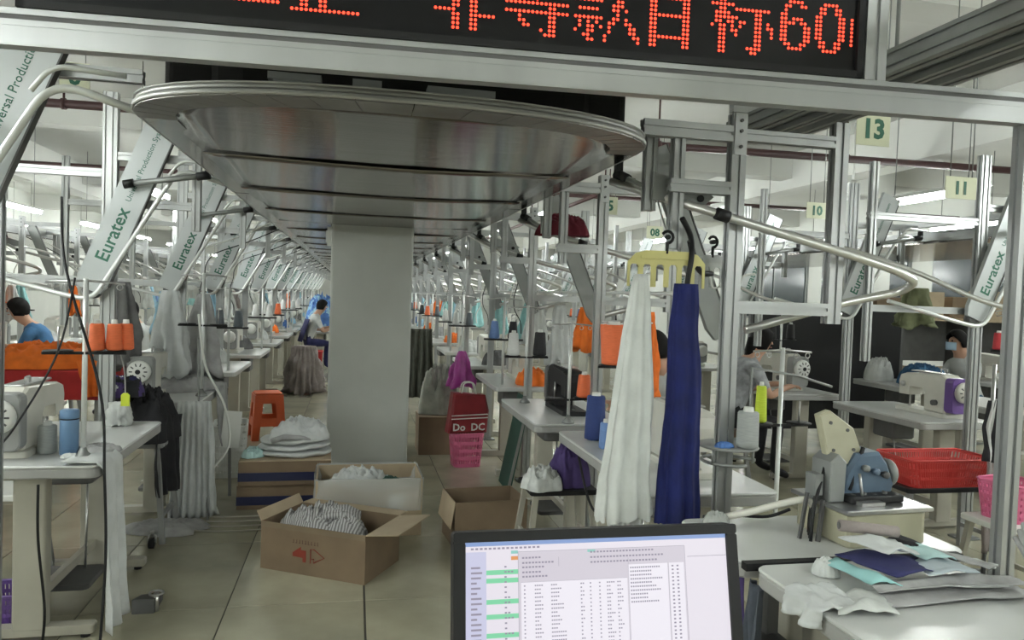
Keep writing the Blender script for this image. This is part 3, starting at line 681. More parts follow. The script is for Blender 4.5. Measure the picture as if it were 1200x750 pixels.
def pile(name, label, cat, mt, sx, sy, sz, loc, rz=0.0, seed=0, group=None, mats=None, ridge=1.0, nu=32, nv=80, droop=None):
    """a heaped soft thing with creases, flat underneath"""
    q = MB(); n = nv; rows = nu
    vs = []; 
    for i in range(rows+1):
        u = i/rows
        for j in range(n):
            a = 2*PI*j/n
            rr = (u**0.75)*(1+0.26*NZ((math.cos(a)*1.3+seed*7, math.sin(a)*1.3, seed)))
            x, y = sx/2*rr*math.cos(a), sy/2*rr*math.sin(a)
            hgt = sz*(max(0.0, 1-u**2.6))**0.62
            f = noise.ridged_multi_fractal(Vector((x*9/ (sx+0.1)+seed*3.1, y*9/(sy+0.1), seed*1.7)), 1.0, 2.0, 3, 1.0, 2.0)
            f2 = noise.ridged_multi_fractal(Vector((x*7+seed, y*16, seed*0.7)), 1.0, 2.0, 2, 1.0, 2.0)
            z = hgt*(0.78+0.24*ridge*(f-1.0)*(1-0.3*u)+0.07*ridge*(f2-1.0))+0.004+min(1.0, 6*hgt)*0.016*ridge*(noise.ridged_multi_fractal(Vector((x*17+seed, y*17+2*x, seed*0.3)), 1.0, 2.0, 3, 1.0, 2.0)-1.1)
            if droop and u > 0.8: z -= droop*(u-0.8)/0.2
            vs.append((x, y, max(z, 0.003) if not droop else z))
    fs = [(i*n+j, i*n+(j+1) % n, (i+1)*n+(j+1) % n, (i+1)*n+j) for i in range(rows) for j in range(n)]
    q.add(vs, fs, True)
    o = len(q.v); q.add([(v[0], v[1], 0.0 if not droop else v[2]-0.004) for v in vs[-n:]], [tuple(range(n))])
    q.add([], []); 
    base = rows*n
    q.f += [(base+j, base+(j+1) % n, o+(j+1) % n, o+j) for j in range(n)]; q.m += [0]*n; q.s += [True]*n
    if mats:
        cen = []
        for k, f in enumerate(q.f):
            c = sum((Vector(q.v[i]) for i in f), Vector())/len(f)
            q.m[k] = int((NZ((c.x*9+seed, c.y*9, c.z*9+seed), 2)+1.0)*2.2) % len(mats)
    ob = q.build(name, mats or mt); ob.location = loc; ob.rotation_euler.z = rz
    return tag(ob, label, cat, group)
def drape(name, label, cat, mt, top, bot, depth=0.05, folds=5, seed=0, amp=0.02, group=None, loc=(0, 0, 0), rz=0.0, hgt=0.9, nu=30, nv=18, thick=0.003, wave=0.0, mats=None, stripes=0):
    """hanging cloth from z = 0 down to -hgt; widths at top and bottom"""
    q = MB()
    def fn(u, v):
        wv = top+(bot-top)*v**0.8
        x = (u-0.5)*wv+0.012*NZ((u*3+seed, v*2, 1))
        y = amp*(0.4+0.6*v)*math.sin(u*folds*2*PI+seed+1.2*NZ((u*2, v*1.5+seed, 4)))+depth*0.4*NZ((u*2.2+seed, v*1.3, 2))+wave*v
        z = -hgt*v*(1+0.04*NZ((u*2.5+seed, 0.3, 5)))
        return (x, y, z)
    q.grid(fn, nu, nv)
    if stripes:
        for k in range(len(q.f)): q.m[k] = (k % nv*stripes//nv) % 2 if False else ((k//nv) * stripes // nu) % len(mats)
    o = q.build(name, mats or mt, None, loc, rz, thick); return tag(o, label, cat, group)
def bunch(name, label, cat, mt, r0, r1, hgt, loc, seed=0, group=None, flat=0.6, lobes=7, amp=0.34, n=40, rows=16, rz=0.0, hook=0.0):
    """a bunched hanging bundle: closed ring folds from z = 0 down to -hgt"""
    q = MB(); vs = []
    for i in range(rows+1):
        v = i/rows; rr = r0+(r1-r0)*v**0.7
        for j in range(n):
            a = 2*PI*j/n; m_ = 1+amp*math.sin(lobes*a+seed+1.6*NZ((v*2, seed, math.cos(a))))*(0.4+0.8*v)+0.3*NZ((math.cos(a)*2+seed, math.sin(a)*2, v*3))
            vs.append((rr*m_*math.cos(a), rr*flat*m_*math.sin(a), -hgt*v*(1+(0.07*math.sin(3*a+seed)+0.09*NZ((math.cos(a)*2, math.sin(a)*2, seed+3)))*v)))
    fs = [(i*n+j, i*n+(j+1) % n, (i+1)*n+(j+1) % n, (i+1)*n+j) for i in range(rows) for j in range(n)]
    fs += [tuple(range(n)), tuple(rows*n+j for j in range(n-1, -1, -1))]
    q.add(vs, fs, True); o = q.build(name, mt, None, loc, rz); tag(o, label, cat, group)
    if hook:
        q = MB(); q.tube([(0, 0, -0.02), (0, 0, hook-0.05), (0.016, 0, hook-0.022), (0.016, 0, hook), (0.011, 0, hook+0.011), (0, 0, hook+0.016), (-0.011, 0, hook+0.011), (-0.016, 0, hook)], 0.003, 5); q.build('wire_hook', STEEL, o)
    return o
def comb_hanger(label, mt, w=0.30, h=0.135, loc=(0, 0, 0), rz=0.0, group=None, teeth=6, hook=True):
    t = thing('comb_hanger', label, 'hanger', loc, rz, group)
    poly = [(-w/2, -h)]
    for k in range(teeth):
        xa = -w/2+w*(k+0.12)/teeth+0.004; xb = -w/2+w*(k+0.80)/teeth
        poly += [(xa, -h), (xa, -h*0.45), (xa+0.006, -h*0.38), (xb-0.006, -h*0.38), (xb, -h*0.45), (xb, -h)]
    poly += [(w/2, -h), (w/2, -h*0.32), (w/2-0.03, -h*0.08), (w/2-0.07, 0), (-w/2+0.07, 0), (-w/2+0.03, -h*0.08), (-w/2, -h*0.32)]
    q = MB(); q.prism(poly, lambda x, y, z: (x, z-0.003, y), 0, 0.006); q.build('comb', mt, t)
    q = MB(); q.bar((-w/2+0.05, -0.006, -h*0.18), (w/2-0.05, -0.006, -h*0.18), 0.006, 0.012); q.build('rib', mt, t)
    if hook:
        q = MB(); q.tube([(0, 0, -0.01), (0, 0, 0.03)]+[(0.022*math.cos(a)-0.0, 0, 0.052+0.022*math.sin(a)) for a in [R(-90+30*k) for k in range(9)]], 0.006, 6); q.build('hook', BLACK, t)
        q = MB(); q.cyl((0, -0.012, 0.052), (0, 0.012, 0.052), 0.009, 10); q.build('roller', BLACK, t)
    return t
def cable(name, label, pts, r, mt, group=None, cat='cable'):
    P = [Vector(p) for p in pts]; out = []
    for i in range(len(P)-1):
        a, b, c, d = P[max(i-1, 0)], P[i], P[i+1], P[min(i+2, len(P)-1)]
        for k in range(7):
            t = k/7; out.append(0.5*((2*b)+(-a+c)*t+(2*a-5*b+4*c-d)*t*t+(-a+3*b-3*c+d)*t**3))
    out.append(P[-1]); q = MB(); q.tube(out, r, 6)
    return tag(q.build(name, mt), label, cat, group)
def basket(label, mt, w, d, h, loc, rz=0.0, name='plastic_basket', cat='basket', group=None, slots=9, rows=3):
    t = thing(name, label, cat, loc, rz, group)
    q = MB(); q.slab(-w*0.42, w*0.42, -d*0.40, d*0.40, 0.0, 0.008, 0.03, 0.002); q.build('bottom', mt, t)
    # lattice walls: horizontal bands and upright ribs
    def ring(z): f = 0.84+0.16*z/h; return rrect(-w/2*f, w/2*f, -d/2*f, d/2*f, 0.04, 3)
    for k in range(rows+2):
        za = h*(k/(rows+1))*0.9; zb = za+h*0.10
        A, B = ring(za), ring(zb); n = len(A); q = MB()
        q.add([(x, y, za) for x, y in A]+[(x, y, zb) for x, y in B], [(i, (i+1) % n, n+(i+1) % n, n+i) for i in range(n)]); q.build('band', mt, t, thick=0.005)
    q = MB()
    A, B = ring(0.005), ring(h)
    per = []
    for i in range(len(A)):
        j = (i+1) % len(A); L = math.hypot(A[j][0]-A[i][0], A[j][1]-A[i][1]); k = max(1, int(L/(w/slots)*2))
        for s_ in range(k):
            f = s_/k; per.append((Vector((A[i][0]+(A[j][0]-A[i][0])*f, A[i][1]+(A[j][1]-A[i][1])*f, 0.005)), Vector((B[i][0]+(B[j][0]-B[i][0])*f, B[i][1]+(B[j][1]-B[i][1])*f, h))))
    for a, b in per: q.bar(a, b, 0.011, 0.004, up=(a.x, a.y, 0))
    tag(q.build('ribs', mt, t), kind='stuff')
    C = ring(h); q = MB(); n = len(C); pts = [(x, y, h) for x, y in C]; q.tube(pts+[pts[0]], 0.007, 6); q.build('rim', mt, t)
    return t
def carton(label, w, d, h, loc, rz=0.0, open_=True, flaps=(), stripe=None, name='cardboard_box', group=None, mt=CARD):
    """local: x across (w), y deep (d); -y is the front"""
    t = thing(name, label, 'box', loc, rz, group); k = 0.006
    def wallp(nm, c, dd): q = MB(); q.box(c, dd); return q.build(nm, mt, t)
    wallp('front_wall', (0, -d/2+k/2, h/2), (w, k, h)); wallp('back_wall', (0, d/2-k/2, h/2), (w, k, h))
    wallp('side_wall', (-w/2+k/2, 0, h/2), (k, d-2*k, h)); wallp('side_wall', (w/2-k/2, 0, h/2), (k, d-2*k, h)); wallp('bottom', (0, 0, k/2), (w-2*k, d-2*k, k))
    if not open_:
        q = MB(); q.box((0, -d/4, h+0.002), (w, d/2-0.002, 0.004)); q.build('flap', CARDL, t); q = MB(); q.box((0, d/4, h+0.002), (w, d/2-0.002, 0.004)); q.build('flap', CARDL, t)
        q = MB(); q.box((0, 0, h+0.0045), (w*0.98, 0.05, 0.001)); q.build('tape', CARDL, t)
    for side, ln, ang in flaps:
        q = MB(); c, s_ = math.cos(R(ang)), math.sin(R(ang))      # ang above horizontal, outwards
        if side in 'lr':
            sg = 1 if side == 'r' else -1; A = [(sg*w/2, -d/2, h), (sg*w/2, d/2, h), (sg*(w/2+ln*c), d/2, h+ln*s_), (sg*(w/2+ln*c), -d/2, h+ln*s_)]
        else:
            sg = 1 if side == 'b' else -1; A = [(-w/2, sg*d/2, h), (w/2, sg*d/2, h), (w/2, sg*(d/2+ln*c), h+ln*s_), (-w/2, sg*(d/2+ln*c), h+ln*s_)]
        q.add(A, [(0, 1, 2, 3)]); q.build('flap', CARDL, t, thick=0.005)
    if stripe:
        for z0, z1 in stripe:
            q = MB(); q.box((0, -d/2-0.001, (z0+z1)/2), (w+0.002, 0.002, z1-z0)); q.box((w/2+0.001, 0, (z0+z1)/2), (0.002, d, z1-z0)); q.box((-w/2-0.001, 0, (z0+z1)/2), (0.002, d, z1-z0)); q.build('printed_band', NAVY, t)
    return t
# ------------------------------------------------------------------ people
def person(label, loc, rz, shirt, trousers=C_BLACK, hair='short', lean=0.12, mask=False, headtilt=0.06, apron=None, cap=None, group=None, sleeve='short'):
    """seated worker facing local +Y, hands forward at table height; origin on the floor under the pelvis"""
    t = thing('person', label, 'person', loc, rz, group)
    V = []; E = []; RAD = []; TAGS = []
    def jt(p, r, par, tg):
        V.append(p); RAD.append(r); TAGS.append(tg)
        if par is not None: E.append((par, len(V)-1))
        return len(V)-1
    l = lean
    pel = jt((0, 0, 0.56), (0.15, 0.12), None, 't'); w1 = jt((0, l*0.35, 0.70), (0.135, 0.105), pel, 's'); ch = jt((0, l*0.8, 0.88), (0.155, 0.115), w1, 's'); up = jt((0, l*1.1, 0.99), (0.13, 0.09), ch, 's')
    nk = jt((0, l*1.35, 1.08), (0.055, 0.055), up, 'k'); jw = jt((0, l*1.55+headtilt*0.6, 1.15), (0.068, 0.078), nk, 'k'); hd = jt((0, l*1.6+headtilt, 1.225), (0.079, 0.096), jw, 'k'); tp = jt((0, l*1.6+headtilt*1.1, 1.285), (0.055, 0.07), hd, 'k')
    H = Vector(V[hd])
    for s in (-1, 1):
        hp = jt((s*0.1, 0.03, 0.54), (0.09, 0.085), pel, 't'); kn = jt((s*0.13, 0.43, 0.53), (0.062, 0.06), hp, 't'); an = jt((s*0.13, 0.40, 0.11), (0.04, 0.042), kn, 't')
        to = jt((s*0.14, 0.54, 0.05), (0.04, 0.03), an, 'b')
        sh = jt((s*0.175, l*1.05, 0.985), (0.062, 0.06), up, 's'); el = jt((s*0.235, l+0.10, 0.76), (0.043, 0.043), sh, 's' if sleeve == 'long' else 'k')
        TAGS[-1] = 's' if sleeve == 'long' else 'e'
        wr = jt((s*0.12, l+0.33, 0.83), (0.027, 0.024), el, 'k'); pm = jt((s*0.095, l+0.39, 0.835), (0.036, 0.017), wr, 'k')
        for k, (dx, ln) in enumerate(((-0.026, 0.06), (-0.009, 0.075), (0.009, 0.07), (0.026, 0.052))):
            f1 = jt((s*0.095+dx, l+0.43, 0.842), (0.009, 0.009), pm, 'k'); f2 = jt((s*0.095+dx*1.1, l+0.43+ln*0.5, 0.834), (0.0085, 0.0085), f1, 'k'); jt((s*0.095+dx*1.1, l+0.43+ln*0.8, 0.81), (0.0075, 0.0075), f2, 'k')
        f1 = jt((s*0.055, l+0.385, 0.828), (0.011, 0.011), pm, 'k'); jt((s*0.04, l+0.43, 0.815), (0.009, 0.009), f1, 'k')
    me = bpy.data.meshes.new('body_cage'); me.from_pydata(V, E, []); ob = bpy.data.objects.new('body_cage', me); COL.objects.link(ob)
    ob.modifiers.new('skin', 'SKIN'); sub = ob.modifiers.new('sub', 'SUBSURF'); sub.levels = 1; sub.render_levels = 1
    sv = me.skin_vertices[0].data
    for i, r in enumerate(RAD): sv[i].radius = r
    sv[0].use_root = True
    dg = bpy.context.evaluated_depsgraph_get(); bm_ = bpy.data.meshes.new_from_object(ob.evaluated_get(dg)); bpy.data.objects.remove(ob)
    bm_.name = 'body'; bm_.materials.clear()
    SL = [SKIN, shirt, trousers, BLACK]
    for m_ in SL: bm_.materials.append(m_)
    def seg_d(p, a, b):
        a, b = Vector(a), Vector(b); d = b-a; f = max(0, min(1, (p-a).dot(d)/max(d.length_squared, 1e-9))); return (p-a-d*f).length, f
    for p in bm_.polygons:
        p.use_smooth = True; best = (9, 'k')
        for a, b in E:
            d_, f = seg_d(p.center, V[a], V[b]); d_ -= 0.5*(RAD[a][0]+(RAD[b][0]-RAD[a][0])*f)
            if d_ < best[0]:
                ta, tb = TAGS[a], TAGS[b]; tg = tb if f > 0.5 else ta
                if tb == 'k' and ta == 's': tg = 's' if f < 0.45 else 'k'
                if tb == 'e': tg = 's' if f < 0.75 else 'k'
                if ta == 'e': tg = 'k'
                best = (d_, tg)
        p.material_index = {'k': 0, 's': 1, 't': 2, 'b': 3}.get(best[1], 0)
    body = bpy.data.objects.new('body', bm_); COL.objects.link(body); body.parent = t
    fy = H.y+0.088
    for s in (-1, 1):
        q = MB(); q.lathe([(0.004, -0.006), (0.011, 0), (0.004, 0.006)], (s*0.031, fy-0.008, H.z+0.005), 8, 'Y'); q.build('eye', BLACK, t)
        q = MB(); q.lathe([(0.006, -0.012), (0.024, -0.004), (0.022, 0.006), (0.006, 0.01)], (s*0.082, H.y-0.005, H.z-0.01), 8, 'X'); q.build('ear', SKIN, t)
    q = MB(); q.add([(-0.014, fy-0.006, H.z-0.03), (0.014, fy-0.006, H.z-0.03), (0, fy+0.018, H.z-0.028), (0, fy-0.004, H.z+0.012)], [(0, 1, 2), (0, 2, 3), (1, 3, 2), (0, 3, 1)], True); q.build('nose', SKIN, t)
    if mask:
        q = MB(); q.grid(lambda u, v: ((u-0.5)*0.15, fy+0.016-0.06*abs(u-0.5)**1.6*2, H.z-0.01-0.085*v+0.0), 8, 4); q.build('face_mask', mat('mask_blue', (0.4, 0.55, 0.7), 0.8), t, thick=0.002)
    else:
        q = MB(); q.box((0, fy-0.012, H.z-0.055), (0.04, 0.008, 0.008)); q.build('mouth', mat('lips', (0.35, 0.13, 0.11), 0.6), t)
    # hair: a shell over crown, back and sides that leaves the face free
    q = MB(); n = 20; rows = 8; vs = []; sc_ = 1.05
    for i in range(rows+1):
        ph = PI*0.68*i/rows if hair == 'short' else PI*0.70*i/rows
        for j in range(n):
            a = 2*PI*j/n; fwd = math.sin(a)
            lim = ph if fwd < 0.15 else min(ph, PI*(0.62-0.30*fwd))
            vs.append((0.092*sc_*math.sin(lim)*math.cos(a), 0.104*sc_*math.sin(lim)*math.sin(a)-0.006, 0.118*sc_*math.cos(lim)-0.01))
    q.add([(H.x+x, H.y+y, H.z+z+0.012) for x, y, z in vs], [(i*n+j, i*n+(j+1) % n, (i+1)*n+(j+1) % n, (i+1)*n+j) for i in range(rows) for j in range(n)], True)
    q.build('hair', cap or HAIR, t, thick=0.007)
    if hair == 'long':
        q = MB(); q.tube([(0, H.y-0.08, H.z+0.01), (0, H.y-0.12, H.z-0.09), (0, H.y-0.13, H.z-0.22), (0.01, H.y-0.12, H.z-0.32)], 0.06, 10, True, 0.025); q.build('ponytail', HAIR, t)
    if apron:
        q = MB(); q.grid(lambda u, v: ((u-0.5)*0.36, -0.125+l*(0.95-0.95*v)-0.02*(1-abs(2*u-1)**2), 0.98-0.42*v), 8, 6); q.build('apron', apron, t, thick=0.006)
    return t
# ------------------------------------------------------------------ rows of stations along the main conveyor
EL, ER = 0.157-0.88, 0.157+0.88
PITCH = 1.77
GL, GR = 'station frames in the blue flask\'s row', 'station frames in the overlock machine\'s row'
stL = station(-1, True, 'x', GL)
stL0 = station(-1, True, 'station frame whose large lettered arm reads Production System beside the sign gantry', GL, feeder=False, du=-0.08)
stL0.location = (EL, 4.5-PITCH, 0)
stR0 = station(1, False, 'station frame whose big chrome loop carries the yellow comb hanger', GR, pv=-0.31)
stR0.location = (ER, 2.97, 0)
stR = station(1, False, 'x', GR)
for k in range(0, 15):
    o = stL if k == 0 else copy_tree(stL)
    o.location = (EL, 4.5+PITCH*k, 0)
    o['label'] = ('station frame with Euratex arm standing over the table with the blue flask', 'station frame with Euratex arm over the heap of black garments')[k] if k < 2 else '%s Euratex station frame from the sign gantry in the blue flask\'s row' % ORD[k+1]
for k in range(1, 16):
    o = stR if k == 1 else copy_tree(stR)
    o.location = (ER, 2.97+PITCH*k, 0)
    o['label'] = 'station frame whose rail carries the burgundy cloth' if k == 1 else '%s station frame from the gantry in the overlock machine\'s row' % ORD[k]
# secondary lines to both sides
E2, E3 = 4.75, -4.25
def side_conveyor(x0, x1, ya, yb, label):
    t = thing('overhead_conveyor', label, 'conveyor', ((x0+x1)/2, (ya+yb)/2, 0)); hw, hl = (x1-x0)/2, (yb-ya)/2
    q = MB(); q.slab(-hw, hw, -hl, hl, 2.11, 2.125, 0.3, 0.003); q.build('underside_sheet', SHEET, t)
    for s in (-1, 1):
        q = MB(); q.bar((s*(hw-0.02), -hl+0.1, 2.17), (s*(hw-0.02), hl-0.1, 2.17), 0.045, 0.085, slots=1); q.build('side_rail', ALU, t)
        q = MB(); q.bar((s*(hw-0.16), -hl+0.2, 2.30), (s*(hw-0.16), hl-0.1, 2.30), 0.045, 0.05, slots=1); q.build('top_rail', ALU, t)
    for k in range(8):
        y = -hl+0.4+k*(2*hl-0.8)/7; q = MB(); q.bar((-hw, y, 2.24), (hw, y, 2.24), 0.04, 0.045); q.build('cross_tie', ALU, t)
    q = MB(); q.slab(-hw+0.25, hw-0.25, -hl+0.5, hl-0.3, 2.128, 2.21, 0.05, 0.01); q.build('dark_interior_block', DARK, t)
    return t
side_conveyor(E2, E2+1.72, 4.0, 26.0, 'second overhead conveyor carrying the number eleven sign')
side_conveyor(E3-1.72, E3, 2.6, 26.0, 'overhead conveyor above the man in the blue shirt')
G2 = 'station frames along the second conveyor'; G3 = 'station frames along the conveyor behind the blue shirt man'
for k, y in enumerate([4.22]+[5.55+PITCH*j for j in range(10)]):
    dup(stL, (E2, y, 0), 0, '%s lettered station frame along the second conveyor' % ORD[k], G2)
for k in range(10):
    dup(stR, (E3, 3.21+PITCH*k, 0), 0, '%s looped rail station frame along the blue shirted man\'s conveyor' % ORD[k], G3)

# ------------------------------------------------------------------ generic workstations further back
random.seed(21)
def lite_table(label, group):
    t = thing('sewing_table', label, 'table', (0, 0, 0), 0, group); hx, hy, z = 0.29, 0.54, 0.78
    q = MB(); q.slab(-hx, hx, -hy, hy, z-0.04, z, 0.04, 0.007); q.build('tabletop', TOP, t)
    for s in (-1, 1):
        q = MB(); q.slab(-0.06, 0.06, s*0.4-0.035, s*0.4+0.035, 0.05, z-0.04, 0.01, 0.003); q.build('leg', LEG, t)
        q = MB(); q.slab(-0.24, 0.24, s*0.4-0.03, s*0.4+0.03, 0.0, 0.05, 0.01, 0.006); q.build('foot', LEG, t)
    q = MB(); q.slab(-0.12, 0.12, -0.05, 0.25, z-0.24, z-0.04, 0.03, 0.01); q.build('control_box', DGREY, t)
    return t
def lite_machine(label, group, body):
    t = thing('sewing_machine', label, 'sewing machine', (0, 0, 0), 0, group)
    q = MB(); q.slab(-0.26, 0.22, -0.085, 0.085, 0.0, 0.03, 0.02, 0.004); q.build('bed', body, t)
    q = MB(); q.prism([(0.02, 0.03), (0.2, 0.03), (0.205, 0.28), (0.17, 0.3), (-0.17, 0.285), (-0.235, 0.265), (-0.25, 0.22), (-0.245, 0.12), (-0.15, 0.12), (-0.145, 0.185), (0.0, 0.19), (0.025, 0.16)], lambda x, y, z: (x, z-0.07, y), 0.012, 0.14); q.build('arm', body, t)
    q = MB(); q.prism(rrect(-0.075, 0.075, 0.05, 0.28, 0.03, 3), lambda x, y, z: (0.2+z, x, y), 0.006, 0.07); q.build('motor_housing', MGREY, t)
    q = MB(); q.lathe([(0.02, 0.27), (0.06, 0.272), (0.07, 0.29), (0.05, 0.312), (0.012, 0.315)], (0, 0, 0.19), 14, 'X'); q.build('handwheel', P_WHITE, t)
    q = MB(); q.cyl((-0.2, 0, 0.035), (-0.2, 0, 0.13), 0.007, 6); q.build('needle_bar', STEEL, t)
    return t
def lite_stand(label, group):
    t = thing('thread_stand', label, 'thread stand', (0, 0, 0), 0, group)
    q = MB(); q.cyl((0, 0, 0), (0, 0, 0.75), 0.012, 7); q.build('pole', WTUBE, t)
    q = MB(); q.slab(-0.17, 0.17, -0.05, 0.05, 0.38, 0.395, 0.03, 0.003); q.build('tray', BLACK, t)
    q = MB(); q.tube([(-0.15, 0, 0.73), (0, 0, 0.745), (0.15, 0, 0.73)], 0.006, 5); q.build('thread_guide', STEEL, t)
    return t
def lite_hanger(group):
    w, h = 0.24, 0.13; poly = [(-w/2, -h)]; n = 4
    for k in range(n):
        xa = -w/2+w*(k+0.15)/n; xb = -w/2+w*(k+0.8)/n; poly += [(xa, -h), (xa, -h*0.35), (xb, -h*0.35), (xb, -h)]
    poly += [(w/2, -h), (w/2, -h*0.2), (w/2-0.04, 0), (-w/2+0.04, 0), (-w/2, -h*0.2)]
    q = MB(); q.prism(poly, lambda x, y, z: (x, z-0.003, y-0.05), 0, 0.006); o = q.build('comb_hanger', P_WHITE)
    q = MB(); q.tube([(0.0, 0, -0.06), (0.017, 0, -0.035), (0.017, 0, 0), (0.012, 0, 0.012), (0, 0, 0.017), (-0.012, 0, 0.012), (-0.017, 0, 0)], 0.004, 5); q.build('hook', STEEL, o)
    return tag(o, 'x', 'hanger', group)
def hung_wire(mt, seed, r, group, off):
    rg = random.Random(seed); pts = []
    for i in range(9):
        v = i/8; pts.append((off*max(0, 1-3*v)**1.5+0.12*math.sin(3.2*v+seed)*v*(1-0.3*v)+rg.uniform(-0.02, 0.02), 0.08*math.sin(5*v+seed*2)*v, -0.05*(v > 0)-0.9*v))
    o = cable('hung_cable', 'x', pts, r, mt, group); return o
ROWS = {  # name: (x centre, operator facing +X?, y list, phrase, garment rail x)
 'left': (-1.31, True, [4.5-0.57+PITCH*k for k in range(2, 12)], "in the blue flask's row", -1.66),
 'right': (1.46, False, [2.97+0.1+PITCH*k for k in range(2, 12)], "in the overlock machine's row", 1.70),
 'second': (4.11, True, [5.55-0.55+PITCH*k for k in range(2, 9)], "in the purple machine's row", None),
 'west': (-3.78, False, [3.31+PITCH*k for k in range(0, 9)], "in the blue shirted man's row", -3.59),
 'east': (7.0, False, [3.4+PITCH*k for k in range(0, 3)], "by the dark windows", None),
}
CONES = [T_ORANGE, T_GREY, T_WHITE, T_WHITE, T_BLACK, T_LBLUE, T_SLATE, T_WHITE]
CN = ['orange', 'grey', 'white', 'white', 'black', 'light blue', 'slate', 'white']
PILES = [('grey', C_GREY), ('white', C_WHITE), ('orange', C_ORANGE), ('light blue', C_SKY), ('dark grey', C_DGREY), ('pale grey', C_LGREY), ('blue', C_BLUE)]
HANGS = [('white', C_WHITE), ('light blue', C_SKY), ('orange', C_ORANGE), ('pale grey', C_LGREY), ('taupe', C_BROWN), ('aqua', C_AQUA), ('white', C_WHITE)]
for rname, (xc, plus, yl, ph, rx) in ROWS.items():
    tb = lite_table('x', 'sewing tables '+ph); mc = lite_machine('x', 'sewing machines '+ph, CREAM); sd_ = lite_stand('x', 'thread stands '+ph)
    store = {}
    def put(key, make, loc, rz=0.0, label=None):
        if key not in store: store[key] = make(); o = store[key]
        else: o = copy_tree(store[key])
        o.location = loc; o.rotation_euler.z = rz
        if label: o['label'] = label
        return o
    sg = 1 if plus else -1; off = {'left': EL-xc, 'right': ER-xc, 'west': E3-xc}.get(rname, 0)+0.1*sg
    if rx is not None:
        g = thing('garment_rail', 'long thin garment rail clamped to the frames '+ph, 'rail', (rx, yl[0]-0.9, 0))
        q = MB(); q.cyl((0, -2.1 if rname == 'right' else 0, 1.59), (0, yl[-1]-yl[0]+1.8, 1.59), 0.011, 8); q.build('rail_tube', WTUBE, g)
        for k in range(len(yl)+1):
            q = MB(); q.cyl((0, 0.31+PITCH*k if k else 0.3, 1.59), (0, 0.31+PITCH*k if k else 0.3, 1.577), 0.0125, 6); q.build('clamp', ALUD, g)
    for k, y in enumerate(yl):
        nth = ORD[k]
        pn, pm = random.choice(PILES) if not (rname == 'west' and k == 3) else PILES[2]
        put('t', lambda: tb, (xc, y, 0), 0, '%s light grey table %s with %s garments on it' % (nth, ph, pn))
        put('m', lambda: mc, (xc-0.06*sg, y-0.12*sg, 0.78), -PI/2*sg, '%s cream sewing machine %s beside %s garments' % (nth, ph, pn))
        xs = xc+0.2*sg; ysd = y+0.36*(1 if k % 2 else -1)
        cs = [random.randrange(len(CONES)) for _ in range(2)]
        put('s', lambda: sd_, (xs, ysd, 0.78), 0.4*random.uniform(-1, 1), '%s thread stand %s with %s and %s cones' % (nth, ph, CN[cs[0]], CN[cs[1]]))
        for sx, ci in zip((-0.09, 0.09), cs):
            put('c'+CN[ci], lambda: cone(CONES[ci], 0.15, 0.045, 0.026, 'x', CN[ci]+' thread cones '+ph), (xs+sx*0.9, ysd, 0.78+0.396), 0, '%s thread cone on the %s stand %s' % (CN[ci], nth, ph))
        yy = y+0.345*sg
        put('p'+pn, lambda: pile('garment_heap', 'x', 'garments', pm, 0.30, 0.33, 0.17, (0, 0, 0), 0, len(pn), pn+' heaps '+ph), (xc-0.07*sg, yy, 0.781), random.uniform(-0.3, 0.3), '%s garments heaped on the %s table %s' % (pn, nth, ph))
        if rx is not None:
            for q_ in range(3 if rname == 'right' else 2):
                hn, hm = random.choice(HANGS)
                put('h'+hn, lambda: bunch('hanging_garment', 'x', 'garment', hm, 0.03, 0.085, 0.37, (0, 0, 0), len(hn)*1.3, hn+' hanging garments '+ph, 0.6, 5, hook=0.11), (rx, y+(0.24+0.21*q_ if not plus else -0.4+0.42*q_)+random.uniform(-0.03, 0.03), 1.48), 0, '%s garment hung over the %s table %s' % (hn, nth, ph))
        if rx is not None and k < 8:
            for q_ in range(5):
                put('hg', lambda: lite_hanger('empty white hangers '+ph), (rx, y+(0.86 if not plus else 0.3)+0.045*q_, 1.59), 0, 'empty white comb hanger clustered by the %s table %s' % (nth, ph))
            put('w1', lambda: hung_wire(BLACK, 3, 0.005, 'black cables '+ph, off), (xc-0.1*sg, y+0.3, 2.14), 0, 'loose black cable dangling above the %s table %s' % (nth, ph))
            put('w2', lambda: hung_wire(P_WHITE, 8, 0.006, 'white hoses '+ph, off), (xc-0.1*sg, y-0.48 if plus else y+0.62, 2.14), 0, 'white air hose dangling above the %s table %s' % (nth, ph))

# ------------------------------------------------------------------ left foreground
worktable('grey sewing table with the blue flask and the draped grey cloth', -1.62, -1.03, 3.36, 4.44)
mL = machine('cream sewing machine with ventilated handwheel beside the blue flask', None, CREAM)
mL.location = (-1.44, 3.73, 0.78); mL.rotation_euler.z = -PI/2
bt = thing('flask', 'blue lidded flask on the table beside the thread pole', 'flask', (-1.215, 3.585, 0.78))
q = MB(); q.lathe([(0.034, 0), (0.038, 0.004), (0.038, 0.155), (0.036, 0.158)], n=18); q.build('bottle_body', P_BLUE, bt)
q = MB(); q.lathe([(0.0375, 0.162), (0.0385, 0.166), (0.0385, 0.196), (0.034, 0.2)], n=18); q.build('lid', P_BLUE, bt)
q = MB(); q.lathe([(0.0372, 0.157), (0.0372, 0.163)], n=18); q.build('seal', BLACK, bt)
cone(T_GREY, 0.125, 0.04, 0.033, 'plain grey thread cone between machine and blue flask', None, (-1.315, 3.62, 0.78))
ts = thread_stand('tall white thread pole with black tray of orange cones', None, 0.78, 0.47); ts.location = (-1.13, 3.5, 0.78); ts.rotation_euler.z = R(10)
for dx, dy in ((0.05, -0.012), (0.115, 0.0), (0.15, 0.04)):
    cone(T_ORANGE, 0.115, 0.034, 0.024, 'orange thread cone on the tray of the tall white pole', 'orange cones on the white pole', (-1.13+dx, 3.5+dy, 1.252))
